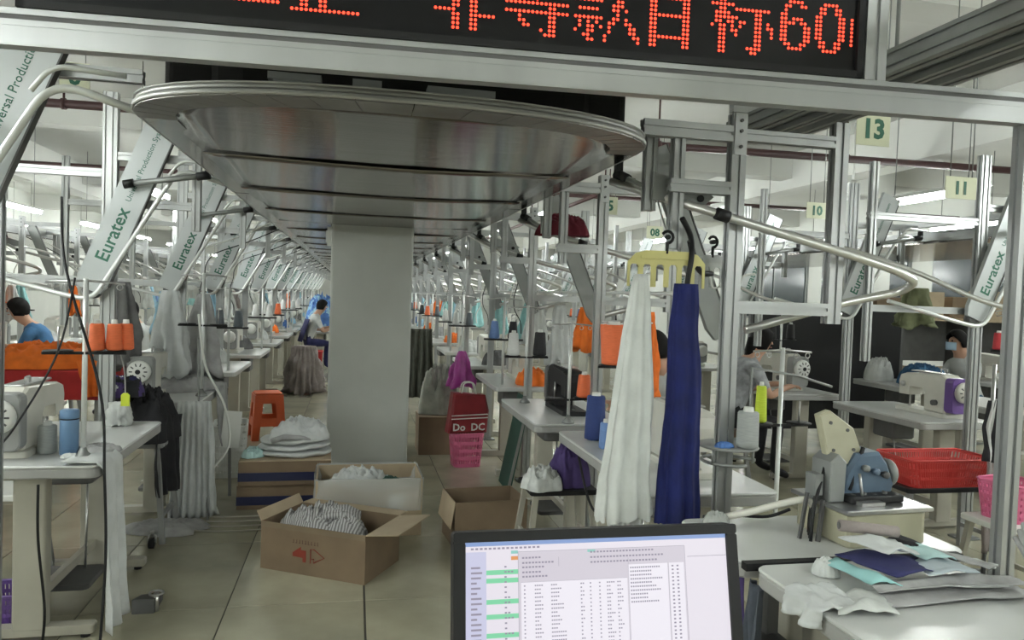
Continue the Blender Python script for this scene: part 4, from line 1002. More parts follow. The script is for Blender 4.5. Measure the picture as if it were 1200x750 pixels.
q = MB(); q.prism([(-0.018, -0.03), (0.018, -0.03), (0.018, 0.02), (0.008, 0.03), (-0.008, 0.03), (-0.018, 0.02)], lambda x, y, z: (x, z-0.005, y), 0.002, 0.01)
tag(q.build('plastic_clip', P_LIME, None, (-1.0, 3.62, 1.02)), 'small lime yellow clip hanging under the orange cones', 'clip')
cable('string', 'thin cord holding the lime yellow clip under the tray', [(-1.0, 3.62, 1.04), (-1.0, 3.6, 1.15), (-1.0, 3.53, 1.24)], 0.003, C_GREY, None, 'cord')
# grey cloth pulled over the table's edge, nearly to the floor
def over_edge(label, mt, x, y0, y1, ztop, run, hgt, out, seed, name='draped_cloth', sgn=1, group=None, flare=1.0):
    q = MB()
    def fn(u, v):
        y = y0+(y1-y0)*u; yc = (y0+y1)/2; tt = v*(run+hgt)
        if tt < run: px_, pz = x-sgn*(run-tt), ztop+0.012+0.012*NZ((u*4+seed, v*6, 1))
        else:
            f = (tt-run)/hgt; px_ = x+sgn*(0.016+out*f+0.018*math.sin(u*13+seed+2*NZ((u, f, seed)))*(0.3+f)); pz = ztop+0.012-(tt-run); y = yc+(y-yc)*(1+(flare-1)*f)+0.02*NZ((u*2, f*2, seed))
        return (px_, y, pz)
    q.grid(fn, 22, 26); o = q.build(name, mt, thick=0.004); return tag(o, label, 'cloth', group)
over_edge('pale grey cloth strip hanging off the table beside the thread pole', C_LGREY, -1.03, 3.36, 3.62, 0.782, 0.14, 0.74, 0.03, 2)
pile('cloth_heap', 'small grey cloth heap at the pole\'s base on the table edge', 'cloth', C_GREY, 0.18, 0.14, 0.04, (-1.11, 3.62, 0.781), 0.3, 5)
pile('lint_tuft', 'white fluffy lint at the foot of the blue flask', 'lint', C_WHITE, 0.07, 0.05, 0.02, (-1.19, 3.51, 0.781), 0.1, 9)
bunch('mop_head', 'white stringy cotton bundle tied on the table\'s far end', 'bundle', C_WHITE, 0.05, 0.06, 0.12, (-1.22, 4.3, 0.905), 3, None, 0.8, 11, 0.15)
cable('power_cable', 'black cable hanging past the orange cones to the floor', [(-1.30, 3.70, 1.92), (-1.21, 3.5, 1.6), (-1.02, 3.34, 1.1), (-0.985, 3.3, 0.75), (-0.97, 3.28, 0.4), (-0.98, 3.25, 0.02)], 0.006, BLACK)
cable('power_cable', 'black cable slanting down to the cream machine\'s plug', [(-1.16, 3.46, 1.56), (-1.2, 3.4, 1.25), (-1.32, 3.3, 0.95), (-1.43, 3.27, 0.80)], 0.0045, BLACK)
cable('power_cable', 'black cable with inline switch below the table\'s front', [(-1.23, 3.3, 0.72), (-1.22, 3.28, 0.5), (-1.2, 3.3, 0.2), (-1.22, 3.32, 0.012)], 0.0055, BLACK)
# upright near the picture's left side, belonging to a table rack
rk = thing('rack_post', 'single aluminium post standing before the cream sewing machine', 'post', (-1.335, 3.18, 0))
q = MB(); q.bar((0, 0, 0.01), (0, 0, 2.05), 0.04, 0.04, slots=1); q.build('profile', ALU, rk)
q = MB(); q.slab(-0.05, 0.05, -0.05, 0.05, 0, 0.01, 0.01, 0.002); q.build('foot_plate', ALUD, rk)
# black garments heaped behind that table
bs = stool('low grey stool under the black garments', None, MGREY, MGREY, 0.36, 0.36, 0.60); bs.location = (-1.27, 4.88, 0)
pile('garment_heap', 'heap of black garments behind the grey sewing table', 'garments', C_BLACK, 0.38, 0.42, 0.36, (-1.25, 4.88, 0.6), 0.4, 12)
drape('garment', 'black garment sliding off the heap towards the floor', 'garment', C_BLACK, 0.3, 0.24, 0.06, 3, 4, 0.02, None, (-1.085, 4.8, 0.74), 1.3, 0.46)
pile('garment_heap', 'dark navy bundle with white piping on the black heap', 'garments', None, 0.24, 0.24, 0.13, (-1.32, 4.74, 0.88), 0, 14, None, [C_NAVY, C_BLACK, C_PURP, C_WHITE])
# second table on the left, half under grey cloth
worktable('sewing table half buried in grey cloth behind the black garments', -1.58, -0.98, 5.18, 6.14)
over_edge('folded grey cloth flowing off the grey cloth table', C_GREY, -0.98, 5.7, 6.12, 0.782, 0.3, 0.42, 0.05, 6)
pile('cloth_heap', 'grey folded cloth heap on the grey cloth table', 'cloth', C_GREY, 0.5, 0.55, 0.12, (-1.25, 5.85, 0.781), 0.3, 17)
q = MB(); dr = drape('draped_cloth', 'pleated pale grey cloth hanging from the grey cloth table to the floor', 'cloth', C_LGREY, 0.2, 0.3, 0.05, 7, 3, 0.025, None, (-1.0, 5.12, 0.79), 0.15, 0.76)
pile('cloth_heap', 'grey cloth spread on the floor before the grey cloth table', 'cloth', C_GREY, 0.5, 0.3, 0.06, (-1.12, 4.98, 0.0), 0, 23)
mL2 = machine('cream sewing machine behind the hanging dark garments', None, CREAM); mL2.location = (-1.36, 5.5, 0.78); mL2.rotation_euler.z = -PI/2
bunch('hanging_garment', 'dark grey garment bunched high beside the station post', 'garment', C_DGREY, 0.05, 0.12, 0.55, (-1.5, 5.3, 1.55), 2, 'dark garments hung over the grey cloth table', 0.7, 6)
bunch('hanging_garment', 'pale grey garment bunched beside the dark one', 'garment', C_LGREY, 0.05, 0.12, 0.6, (-1.3, 5.75, 1.5), 5, 'dark garments hung over the grey cloth table', 0.7, 6)
bunch('hanging_garment', 'grey garment bunched over the grey cloth table', 'garment', C_GREY, 0.04, 0.12, 0.6, (-1.12, 5.95, 1.48), 8, 'dark garments hung over the grey cloth table', 0.7, 5)
t5 = thread_stand('thread pole with green tape by the grey cloth table', None, 0.85, 0.5); t5.location = (-1.02, 5.45, 0.78)
# caster, cables and crate on the floor
ca = thing('caster', 'single metal swivel caster on the floor beside the cloth', 'caster', (-1.12, 4.62, 0))
q = MB(); q.lathe([(0.01, -0.016), (0.032, -0.014), (0.032, 0.014), (0.01, 0.016)], (0, 0, 0.033), 14, 'X'); q.build('wheel', BLACK, ca)
q = MB(); q.tube(fillet([(-0.02, 0, 0.033), (-0.02, 0.01, 0.075), (0.02, 0.01, 0.075), (0.02, 0, 0.033)], 0.01), 0.006, 6); q.cyl((0, 0.01, 0.075), (0, 0.01, 0.1), 0.012, 8); q.build('fork', STEEL, ca)
bx = thing('foot_pedal', 'small dark foot pedal box on the floor under the blue flask\'s table', 'pedal', (-0.93, 3.78, 0))
q = MB(); q.prism([(-0.08, 0), (0.08, 0), (0.08, 0.03), (-0.08, 0.07)], lambda x, y, z: (z-0.05, x, y), 0.004, 0.1); q.build('housing', DGREY, bx)
q = MB(); q.tube([(0.05+0.03*math.cos(a), -0.05+0.03*math.sin(a), 0.085) for a in [2*PI*k/12 for k in range(13)]], 0.006, 6, False); q.cyl((0.05, -0.05, 0.0), (0.05, -0.05, 0.085), 0.012, 8); q.build('lever', STEEL, bx)
for i in range(4):
    r_ = 0.3+0.05*i; cable('air_hose', 'pale hose coiled loosely on the floor by the striped cartons', [(-0.72+r_*math.cos(a)*1.0, 4.98+0.10*i+r_*0.35*math.sin(a), 0.008+0.006*i) for a in [R(200+35*k+9*i) for k in range(6)]], 0.005, LEG, 'hoses on the floor')
cable('air_hose', 'white hose arching from the grey cloth table to the floor', [(-1.02, 5.3, 1.35), (-0.98, 5.35, 1.0), (-0.86, 5.4, 0.72), (-0.82, 5.35, 0.45), (-0.93, 5.25, 0.25), (-0.85, 5.2, 0.02)], 0.008, P_WHITE)
cable('air_hose', 'grey cable hanging beside the white hose', [(-1.0, 5.2, 1.2), (-0.99, 5.2, 0.8), (-0.96, 5.22, 0.4), (-0.9, 5.1, 0.012)], 0.006, MGREY)
basket('white lattice plastic crate standing behind the hoses', P_WHITE, 0.26, 0.36, 0.42, (-0.97, 6.42, 0), 0.1, 'plastic_crate', 'crate', None, 7, 6)
# orange plastic stool
os_ = thing('plastic_stool', 'orange plastic stool standing in the aisle beside the crate', 'stool', (-0.85, 7.95, 0), 0.25)
q = MB(); q.slab(-0.13, 0.13, -0.13, 0.13, 0.455, 0.475, 0.04, 0.006); q.build('seat', P_ORANGE, os_)
for sx in (-1, 1):
    for sy in (-1, 1):
        q = MB(); q.add([(sx*0.165, sy*0.165, 0), (sx*0.10, sy*0.17, 0), (sx*0.05, sy*0.135, 0.455), (sx*0.135, sy*0.135, 0.455), (sx*0.165, sy*0.165, 0), (sx*0.17, sy*0.10, 0), (sx*0.135, sy*0.05, 0.455)], [(0, 1, 2, 3), (0, 5, 6, 3)]); q.build('leg', P_ORANGE, os_, thick=0.006)
for a in range(4):
    q = MB(); q.M = Matrix.Rotation(a*PI/2, 4, 'Z'); q.add([(-0.155, -0.157, 0.14), (0.155, -0.157, 0.14), (0.15, -0.15, 0.22), (-0.15, -0.15, 0.22)], [(0, 1, 2, 3)]); q.add([(-0.14, -0.14, 0.37), (0.14, -0.14, 0.37), (0.135, -0.135, 0.455), (-0.135, -0.135, 0.455)], [(0, 1, 2, 3)]); q.build('side_panel', P_ORANGE, os_, thick=0.006)
# blue and orange heaps further along the left
pile('garment_heap', 'bright orange garment heap on the red trolley', 'garments', C_ORANGE, 0.95, 0.6, 0.24, (-2.55, 7.1, 0.80), 0.2, 31)
tr = thing('trolley', 'red sided trolley below the orange garments', 'trolley', (-2.55, 7.1, 0))
q = MB(); q.slab(-0.5, 0.5, -0.32, 0.32, 0.55, 0.795, 0.03, 0.01); q.build('tray', C_RED, tr)
for sx in (-1, 1):
    for sy in (-1, 1):
        q = MB(); q.bar((sx*0.44, sy*0.26, 0.06), (sx*0.44, sy*0.26, 0.55), 0.03, 0.03); lg = q.build('leg', MGREY, tr); q = MB(); q.lathe([(0.01, -0.015), (0.035, -0.012), (0.035, 0.012), (0.01, 0.015)], (sx*0.44, sy*0.26, 0.035), 12, 'X'); q.build('wheel', BLACK, lg)
drape('garment', 'orange cloth hanging over the trolley\'s end', 'garment', C_ORANGE, 0.28, 0.16, 0.05, 3, 7, 0.02, None, (-2.1, 6.76, 0.88), 0.2, 0.3)
wt = stool('white topped side stand with folded white cloth before the red trolley', None, P_WHITE, MGREY, 0.6, 0.4, 0.62, 'side_stand'); wt.location = (-2.45, 6.1, 0); wt['category'] = 'stand'
pile('cloth_heap', 'folded white and black cloth on the side stand', 'cloth', None, 0.5, 0.34, 0.08, (-2.45, 6.1, 0.62), 0, 41, None, [C_WHITE, C_LGREY, C_BLACK])
bunch('hanging_garment', 'orange tassel bundle hanging above the blue shirt man\'s table', 'garment', C_ORANGE, 0.06, 0.13, 0.22, (-3.75, 8.7, 1.5), 4, None, 0.8, 9)
bunch('fringe_bundle', 'taupe fringed cloth bundle beside the red bin', 'bundle', C_BROWN, 0.16, 0.27, 0.66, (-0.70, 11.3, 0.70), 6, None, 0.8, 19, 0.2, 90)
bk = thing('bin', 'tall red bin in the aisle before the main column', 'bin', (-0.62, 12.2, 0))
q = MB(); q.prism(rrect(-0.14, 0.14, -0.13, 0.13, 0.03, 3), lambda x, y, z: (x*(0.85+0.25*z), y*(0.85+0.25*z), z), 0, 0.55); q.build('shell', C_RED, bk); q = MB(); P_ = [(x*0.99, y*0.99, 0.55) for x, y in rrect(-0.14, 0.14, -0.13, 0.13, 0.03, 3)]; q.tube(P_+[P_[0]], 0.012, 6); q.build('rim', C_RED, bk)
pile('garment_heap', 'big heap of patterned blue cloth beyond the boy', 'garments', None, 0.7, 0.8, 0.8, (-0.66, 15.8, 0.7), 0, 50, None, [C_BLUE, C_SKY, C_BLUE])
tb2 = worktable('sewing table carrying the big patterned blue heap', -0.96, -0.36, 15.3, 16.3, 0.7)
bsk = basket('purple plastic basket on the floor under the blue flask\'s table', P_PURPLE, 0.2, 0.2, 0.17, (-1.475, 3.645, 0), 0, 'plastic_basket', 'basket', None, 8, 3)

# ------------------------------------------------------------------ aisle: cartons around the column
A, B, Cc = Vector((-0.47, 4.24, 0)), Vector((0.09, 3.92, 0)), Vector((0.31, 4.22, 0))
ang = math.atan2(B.y-A.y, B.x-A.x); w_ = (B-A).length; d_ = 0.40; ctr = (A+B)/2+Vector((-math.sin(ang), math.cos(ang), 0))*d_/2
bigc = carton('large open brown carton with red printed arrows full of striped cloth', w_, d_, 0.262, ctr, ang, True, (('r', 0.19, 8), ('b', 0.1, -2), ('l', 0.06, 60)))
q = MB(); q.box((0, -d_/2-0.002, 0.248), (w_, 0.004, 0.03)); q.build('top_edge_band', CARDD, bigc)  # plain band along the front wall's top edge
q = MB(); rg = random.Random(5)
for k in range(9):                                   # worn, unreadable line of print
    q.box((-0.115+k*0.019, -d_/2-0.0008, 0.17), (0.012*rg.uniform(0.5, 1), 0.0008, 0.004)); q.box((-0.115+k*0.019+rg.uniform(-0.003, 0.003), -d_/2-0.0008, 0.178), (0.004, 0.0008, 0.02))
tag(q.build('print', BROWNINK, bigc), kind='stuff')
q = MB(); s2 = 1.15
for pts in ([(-0.085, 0.118), (-0.04, 0.150), (-0.04, 0.134), (-0.012, 0.134), (-0.012, 0.078), (-0.03, 0.078), (-0.03, 0.098), (-0.085, 0.10)],):
    q.prism([(x*s2-0.02, z*s2-0.02) for x, z in pts], lambda x, y, z: (x, -d_/2-0.001-z, y), 0, 0.0006)
q.build('print', REDINK, bigc)
q = MB()
out = [(0.012, 0.078), (0.012, 0.145), (0.03, 0.145), (0.085, 0.112), (0.03, 0.082), (0.03, 0.1), (0.012, 0.1)]
P3 = [(x*s2-0.02, -d_/2-0.0012, z*s2-0.02) for x, z in out]; q.tube(P3+[P3[0]], 0.0035, 4, False); q.build('print', REDINK, bigc)
pile('cloth_heap', 'grey and white striped cloth heap filling the printed carton', 'cloth', STRIPE, 0.5, 0.30, 0.17, ctr+Vector((-0.05, 0.0, 0.175)), ang, 61, None, None, 1.5, 24, 70)
q = MB(); q.M = None
rl = thing('cloth_roll', 'rolled grey striped cloth lying across the printed carton', 'cloth', ctr+Vector((0.03, -0.02, 0.27)), ang+0.5)
for i in range(7):
    q = MB(); q.tube([(-0.12, -0.075+i*0.024, 0.0), (-0.05, -0.07+i*0.023, 0.045-0.0015*(i-3)**2), (0.05, -0.068+i*0.022, 0.05-0.0015*(i-3)**2), (0.12, -0.07+i*0.022, 0.0)], 0.019, 8); q.build('fold', STRIPE, rl)
# plastic lined carton
pc = carton('open carton lined with clear plastic standing before the column', 0.66, 0.44, 0.36, (0.12, 4.92, 0), 0.02, True, (), None, 'cardboard_box', None, CARDL)
def bag_fn(u, v):
    a = 2*PI*u; P_ = rrect(-0.335, 0.335, -0.225, 0.225, 0.04, 6); i = u*len(P_); i0 = int(i) % len(P_); i1 = (i0+1) % len(P_); f = i-int(i)
    x = P_[i0][0]*(1-f)+P_[i1][0]*f; y = P_[i0][1]*(1-f)+P_[i1][1]*f
    k = 1.015+0.02*NZ((math.cos(a)*4, math.sin(a)*4, v*4)); dz = 0.02*NZ((math.cos(a)*5, math.sin(a)*5, 2))
    if v < 0.55: return (x*k, y*k, 0.16+(0.385-0.16)*v/0.55+dz*v)
    f = (v-0.55)/0.45; return (x*k*(1-0.08*f), y*k*(1-0.1*f), 0.385-0.2*f+dz)
q = MB(); q.grid(bag_fn, 64, 12); q.build('plastic_liner', PLASTIC, pc)
q = MB(); q.box((0.165, -0.2215, 0.22), (0.1, 0.002, 0.09)); q.build('paper_label', P_WHITE, pc)
pile('cloth_heap', 'pale crumpled cloth heap inside the plastic lined carton', 'cloth', C_LGREY, 0.46, 0.34, 0.16, (0.05, 4.92, 0.235), 0, 66, None, None, 1.3)
pile('cloth_heap', 'dark green cloth tucked in the plastic lined carton', 'cloth', P_GREEN, 0.16, 0.2, 0.1, (0.26, 4.86, 0.25), 0, 67)
# stacked cartons with navy bands
for z0, lb in ((0.0, 'lower brown carton with navy bands behind the printed carton'), (0.172, 'upper brown carton with navy band under the pale bundle')):
    carton(lb, 0.62, 0.46, 0.166, (-0.46+0.01*(z0 > 0), 5.6-0.02*(z0 > 0), z0), 0.03, False, (), [(0.03, 0.09)])
bd = thing('cloth_bundle', 'pale grey stacked cloth bundle on the navy banded cartons', 'cloth', (-0.40, 5.6, 0.343), 0.08)
for i in range(3):
    q = MB(); zz = i*0.042
    def fn2(u, v, i=i, zz=zz):
        a = 2*PI*u; r_ = 1-0.05*i+0.05*NZ((math.cos(a)*1.5+i, math.sin(a)*1.5, i))
        prof = math.sin(PI*min(max(v, 0.0), 1.0)); ro = 0.9+0.1*prof if 0 < v < 1 else 0.0
        return (0.27*r_*ro*math.cos(a)*(1 if v not in (0, 1) else 0.001), 0.2*r_*ro*math.sin(a), zz+0.042*v+0.012*NZ((math.cos(a)*2*ro, math.sin(a)*2*ro, i*3+v))+0.045*max(0, math.cos(a))*i/4)
    q.grid(fn2, 28, 6); q.build('folded_piece', C_LGREY if i != 2 else C_WHITE, bd)
pile('cloth_heap', 'crumpled pale grey garments lying on the stacked bundle', 'cloth', C_LGREY, 0.44, 0.32, 0.16, (-0.36, 5.6, 0.455), 0.3, 72, None, None, 1.3)
q = MB(); q.tube([(-0.16, -0.15, 0.12), (-0.08, -0.17, 0.15), (0.03, -0.16, 0.14), (0.1, -0.14, 0.12)], 0.02, 8); q.build('twisted_sleeve', C_GREY, bd)
pile('plastic_bag', 'small mint green plastic bag lying on the navy banded carton', 'bag', C_MINT, 0.16, 0.16, 0.07, (-0.68, 5.5, 0.344), 0, 71)
bd2 = thing('paper_card', 'white spotted card leaning beside the navy banded cartons', 'card', (-0.87, 5.72, 0), 0.3)
q = MB(); q.bar((0, 0, 0.36), (0.03, 0.06, 0.62), 0.13, 0.005, up=(0, -1, 0)); q.build('card', P_WHITE, bd2); q = MB(); q.bar((0.01, 0.02, 0), (0, 0, 0.36), 0.02, 0.02); q.build('stick', MGREY, bd2)
# right of the column
carton('open empty brown carton standing beside the plastic lined one', 0.46, 0.34, 0.285, (0.84, 4.6, 0), 0.1, True, (('l', 0.16, -80),))
carton('closed brown carton beneath the plastic sack', 0.5, 0.4, 0.36, (0.88, 7.25, 0), 0.0, False)
pile('plastic_sack', 'pale crumpled plastic sack standing on the closed carton', 'sack', mat('sack', (0.42, 0.44, 0.39), 0.5, 0, 0.3, 10, 0.4), 0.42, 0.4, 0.5, (0.84, 7.3, 0.37), 0, 75, None, None, 1.4)
bunch('plastic_bag', 'magenta plastic bag knotted at the top beside the sack', 'bag', mat('bag_magenta', (0.38, 0.05, 0.3), 0.35, 0, 0.2, 10, 0.2), 0.03, 0.11, 0.34, (1.02, 7.05, 1.0), 3, None, 0.7, 6)
basket('pink plastic basket under the red printed bag', P_PINK, 0.28, 0.24, 0.30, (1.02, 6.62, 0), 0.1, 'plastic_basket', 'basket', None, 8, 3)
rb = thing('shopping_bag', 'red bag with white stripes and lettering on the pink basket', 'bag', (1.02, 6.6, 0.305), 0.12)
q = MB(); q.prism([(-0.19, 0), (0.17, 0), (0.18, 0.2), (0.15, 0.34), (-0.15, 0.36), (-0.17, 0.2)], lambda x, y, z: (x+0.01*NZ((x*9, y*9, 1)), (z-0.08)*(1-0.4*y), y), 0.02, 0.16); q.build('bag_body', mat('bag_red', (0.24, 0.018, 0.025), 0.4, 0, 0.2, 8, 0.2), rb)
for zz in (0.13, 0.16): q = MB(); q.bar((-0.165, -0.088+zz*0.03, zz), (0.17, -0.088+zz*0.03, zz+0.01), 0.006, 0.008); q.build('stripe', P_WHITE, rb)
Mx = frame((-0.005, -0.088, 0.055), (1, 0, 0), (0, 0, 1), (0, -1, 0)); text('Do  DC', 0.09, P_WHITE, rb, Mx, 'lettering', 0.002)
for s in (-1, 1): q = MB(); q.tube(fillet([(-0.07, s*0.03, 0.33), (-0.05, s*0.03, 0.45), (0.05, s*0.03, 0.45), (0.07, s*0.03, 0.33)], 0.04), 0.006, 6); q.build('handle', P_WHITE, rb)
gb_ = thing('green_board', 'dark green board leaning against the black machine\'s table', 'board', (1.20, 5.82, 0), 0)
q = MB(); q.bar((0.02, 0, 0.0), (0.16, 0, 0.74), 0.42, 0.012, up=(1, 0, -0.15)); q.build('sheet', P_GREEN, gb_); q = MB(); q.bar((0.0, -0.215, 0.0), (0.15, -0.215, 0.75), 0.012, 0.02, up=(1, 0, 0)); q.build('edge_strip', ALUD, gb_)
drape('garment', 'dark olive garment hanging beyond the magenta bag', 'garment', CL('olive', (0.07, 0.075, 0.06)), 0.4, 0.5, 0.1, 5, 4, 0.04, None, (0.85, 10.2, 1.05), 0.0, 0.95)
w1 = stool('white seated stool at the operator\'s side of the cream machine', None, P_WHITE, MGREY, 0.34, 0.3, 0.5); w1.location = (-1.70, 4.12, 0)
# ------------------------------------------------------------------ right foreground: three tables along the aisle
worktable('white sewing table behind the royal blue cloth', 1.16, 1.73, 2.72, 4.10)
worktable('sewing table carrying the blue grey overlock machine', 1.14, 1.95, 2.0, 2.42)
worktable('white sewing table heaped with collars and folded cloth', 1.17, 1.83, 1.22, 1.965)
worktable('sewing table with black machine behind the green board', 1.08, 1.70, 4.31, 5.40)
q = MB(); q.bar((1.15, 1.982, 0.772), (1.9, 1.982, 0.772), 0.03, 0.022); tag(q.build('edge_rail', BLACK), 'black rubber strip in the joint between two near tables', 'strip')
# overlock machine: cream base with steel top, blue grey head, tilted cover
ov = thing('overlock_machine', 'overlock machine with cream base and blue grey head under a tilted cover', 'sewing machine', (1.70, 2.17, 0.78), 0.06)
q = MB(); q.prism(rrect(-0.155, 0.155, -0.105, 0.165, 0.025, 3), lambda x, y, z: (x, y, z), 0.008, 0.11); q.build('base', CREAMY, ov)
q = MB(); q.prism([(-0.17, -0.115), (0.165, -0.115), (0.165, 0.02), (0.12, 0.17), (-0.17, 0.17)], lambda x, y, z: (x, y, 0.111+z), 0.003, 0.014); q.build('work_plate', STEEL, ov)
q = MB(); q.prism([(-0.10, 0.125), (0.10, 0.125), (0.115, 0.17), (0.085, 0.245), (0.05, 0.285), (-0.04, 0.28), (-0.09, 0.21)], lambda x, y, z: (x, z+0.0, y), 0.012, 0.13); q.build('head', P_TEALB, ov)
q = MB(); q.prism([(-0.16, 0.125), (-0.105, 0.125), (-0.10, 0.26), (-0.13, 0.285), (-0.16, 0.26)], lambda x, y, z: (x, z-0.02, y), 0.006, 0.1); q.build('side_housing', ALUD, ov)
q = MB(); q.prism([(-0.14, 0.26), (-0.05, 0.235), (0.0, 0.27), (-0.03, 0.36), (-0.12, 0.42), (-0.165, 0.405)], lambda x, y, z: (x, 0.02+z+0.15*(y-0.25), y), 0.006, 0.035); cv = q.build('cover_plate', CREAMY, ov)
for sx, sz in ((-0.125, 0.38), (-0.06, 0.355), (-0.12, 0.29), (-0.04, 0.29)):
    q = MB(); yy = 0.02+0.15*(sz-0.25); q.cyl((sx, yy-0.004, sz), (sx, yy+0.002, sz), 0.006, 8); q.build('screw', DGREY, cv)
q = MB(); q.bar((-0.07, 0.0, 0.16), (-0.01, 0.015, 0.3), 0.008, 0.012); q.build('link_arm', BLACK, ov)
for i, (sx, c_) in enumerate(((-0.02, ALUD), (0.02, P_TEALB), (0.06, DGREY))):
    q = MB(); q.lathe([(0.006, -0.026), (0.012, -0.022), (0.012, -0.012), (0.008, 0.0)], (sx, 0.0, 0.235-0.012*i), 10, 'Y'); q.build('tension_dial', c_, ov)
q = MB(); q.lathe([(0.015, 0.115), (0.045, 0.118), (0.05, 0.13), (0.045, 0.142), (0.012, 0.145)], (0, 0.06, 0.2), 14, 'X'); q.build('handwheel', ALUD, ov)
for k in range(5):
    q = MB(); q.cyl((-0.075+k*0.04, -0.02, 0.125), (-0.07+k*0.042, -0.02, 0.152+0.006*(k % 2)), 0.009, 6); q.build('looper_part', DGREY, ov)
q = MB(); q.slab(-0.1, 0.11, -0.05, 0.02, 0.126, 0.15, 0.01, 0.004); q.build('looper_block', BLACK, ov)
q = MB(); q.box((-0.04, -0.065, 0.132), (0.09, 0.03, 0.012)); q.cyl((-0.05, -0.04, 0.14), (-0.05, -0.02, 0.22), 0.005, 6); q.build('presser_foot', STEEL, ov)
for k in range(4):
    q = MB(); q.tube(fillet([(-0.175-0.02*k, 0.06-0.03*k, 0.006), (-0.18-0.012*k, 0.05-0.02*k, 0.1), (-0.155, 0.02, 0.19+0.015*k)], 0.05), 0.006, 6); q.build('hose', BLACK, ov)
q = MB(); q.box((-0.185, 0.03, 0.18), (0.03, 0.05, 0.07)); q.build('valve_block', ALUD, ov)
q = MB(); q.bar((-0.2, -0.02, 0.0), (-0.17, 0.0, 0.13), 0.012, 0.012); q.bar((-0.24, 0.02, 0.0), (-0.21, 0.03, 0.15), 0.01, 0.01); q.build('bracket', DGREY, ov)
cable('suction_hose', 'cream hose arching over the table to the overlock machine', [(1.28, 2.36, 0.80), (1.33, 2.28, 0.84), (1.42, 2.22, 0.885), (1.50, 2.2, 0.90), (1.52, 2.18, 0.86)], 0.012, CREAM, None, 'hose')
cable('suction_hose', 'black hose lying across the overlock table', [(1.22, 2.39, 0.795), (1.33, 2.38, 0.80), (1.45, 2.36, 0.798), (1.5, 2.3, 0.84)], 0.006, BLACK, None, 'hose')
pile('plastic_wrap', 'crumpled clear wrap on the overlock table corner', 'wrap', P_CLEAR, 0.1, 0.08, 0.05, (1.24, 2.33, 0.781), 0, 80)
# cut pieces on the near table
def sheet_piece(name, label, mt, poly, z, h=0.008, seed=0, cat='cloth piece', bend=0.02, group=None, n=8):
    q = MB(); x0_ = min(p[0] for p in poly); y0_ = min(p[1] for p in poly)
    # bilinear patch of a four-cornered piece
    a, b, c, d = [Vector((*p, 0)) for p in poly]
    def fn(u, v):
        p = a*(1-u)*(1-v)+b*u*(1-v)+c*u*v+d*(1-u)*v
        return (p.x, p.y, z+h+bend*math.sin(u*PI)*(0.4+0.6*NZ((u*2+seed, v*2, seed)))+0.006*NZ((u*3+seed, v*3, 1)))
    q.grid(fn, n, n); o = q.build(name, mt, thick=0.003); return tag(o, label, cat, group)
Z = 0.782
sheet_piece('folded_cloth', 'long grey folded cloth lying behind the collars', C_GREY, [(1.36, 1.735), (1.82, 1.72), (1.82, 1.66), (1.36, 1.66)], Z, 0.03, 2, 'cloth', 0.02)
sheet_piece('folded_cloth', 'lower grey folded cloth layer across the near table', C_GREY, [(1.32, 1.72), (1.825, 1.70), (1.825, 1.63), (1.34, 1.62)], Z, 0.008, 4, 'cloth', 0.012)
sheet_piece('collar_piece', 'aqua cut piece between the tissue and the collars', C_AQUA, [(1.33, 1.87), (1.39, 1.86), (1.44, 1.68), (1.36, 1.70)], Z, 0.035, 5, 'cloth piece', 0.03)
sheet_piece('collar_piece', 'navy cut piece under the white collar', C_NAVY, [(1.37, 1.87), (1.60, 1.83), (1.58, 1.70), (1.43, 1.69)], Z, 0.055, 6, 'cloth piece', 0.03)
sheet_piece('collar_piece', 'white collar piece lying on the navy one', C_LGREY, [(1.40, 1.90), (1.56, 1.86), (1.54, 1.74), (1.45, 1.75)], Z, 0.095, 7, 'cloth piece', 0.03)
sheet_piece('collar_piece', 'mint piece beside the white collar', C_MINT, [(1.56, 1.88), (1.66, 1.85), (1.66, 1.74), (1.57, 1.75)], Z, 0.075, 8, 'cloth piece', 0.02)
sheet_piece('collar_piece', 'pale blue grey piece spread beside the mint piece', CL('mist', (0.42, 0.48, 0.52), 0.1), [(1.55, 1.78), (1.68, 1.80), (1.68, 1.68), (1.52, 1.68)], Z, 0.06, 9, 'cloth piece', 0.02)
sheet_piece('collar_piece', 'black piece tucked behind the mint one', C_BLACK, [(1.56, 1.93), (1.66, 1.92), (1.66, 1.84), (1.58, 1.84)], Z, 0.075, 10, 'cloth piece', 0.02)
sheet_piece('collar_piece', 'grey strip fanned at the end of the collars', C_GREY, [(1.66, 1.90), (1.70, 1.90), (1.79, 1.73), (1.74, 1.71)], Z, 0.055, 11, 'cloth piece', 0.01)
sheet_piece('collar_piece', 'white strip fanned beyond the grey one', C_WHITE, [(1.71, 1.87), (1.75, 1.85), (1.82, 1.76), (1.79, 1.74)], Z, 0.045, 12, 'cloth piece', 0.01)
rc = thing('rolled_cloth', 'small taupe rolled cloth on top of the collars', 'cloth', (1.50, 1.90, Z+0.105), -0.25)
q = MB(); q.tube([(-0.085, 0, 0.018), (0.085, 0.0, 0.006)], 0.017, 10); q.build('roll', C_BROWN, rc)
q = MB(); q.tube([(-0.087, 0, 0.018), (-0.085, 0.0, 0.018)], 0.011, 8); q.build('roll_core', C_DGREY, rc)
pile('tissue', 'crumpled white tissue at the back of the near table', 'tissue', C_WHITE, 0.08, 0.07, 0.05, (1.345, 1.87, Z), 0, 84)
sheet_piece('cut_piece', 'white cut piece spread at the near table\'s aisle edge', C_WHITE, [(1.27, 1.71), (1.41, 1.725), (1.35, 1.58), (1.19, 1.60)], Z, 0.006, 21, 'cloth piece', 0.03)
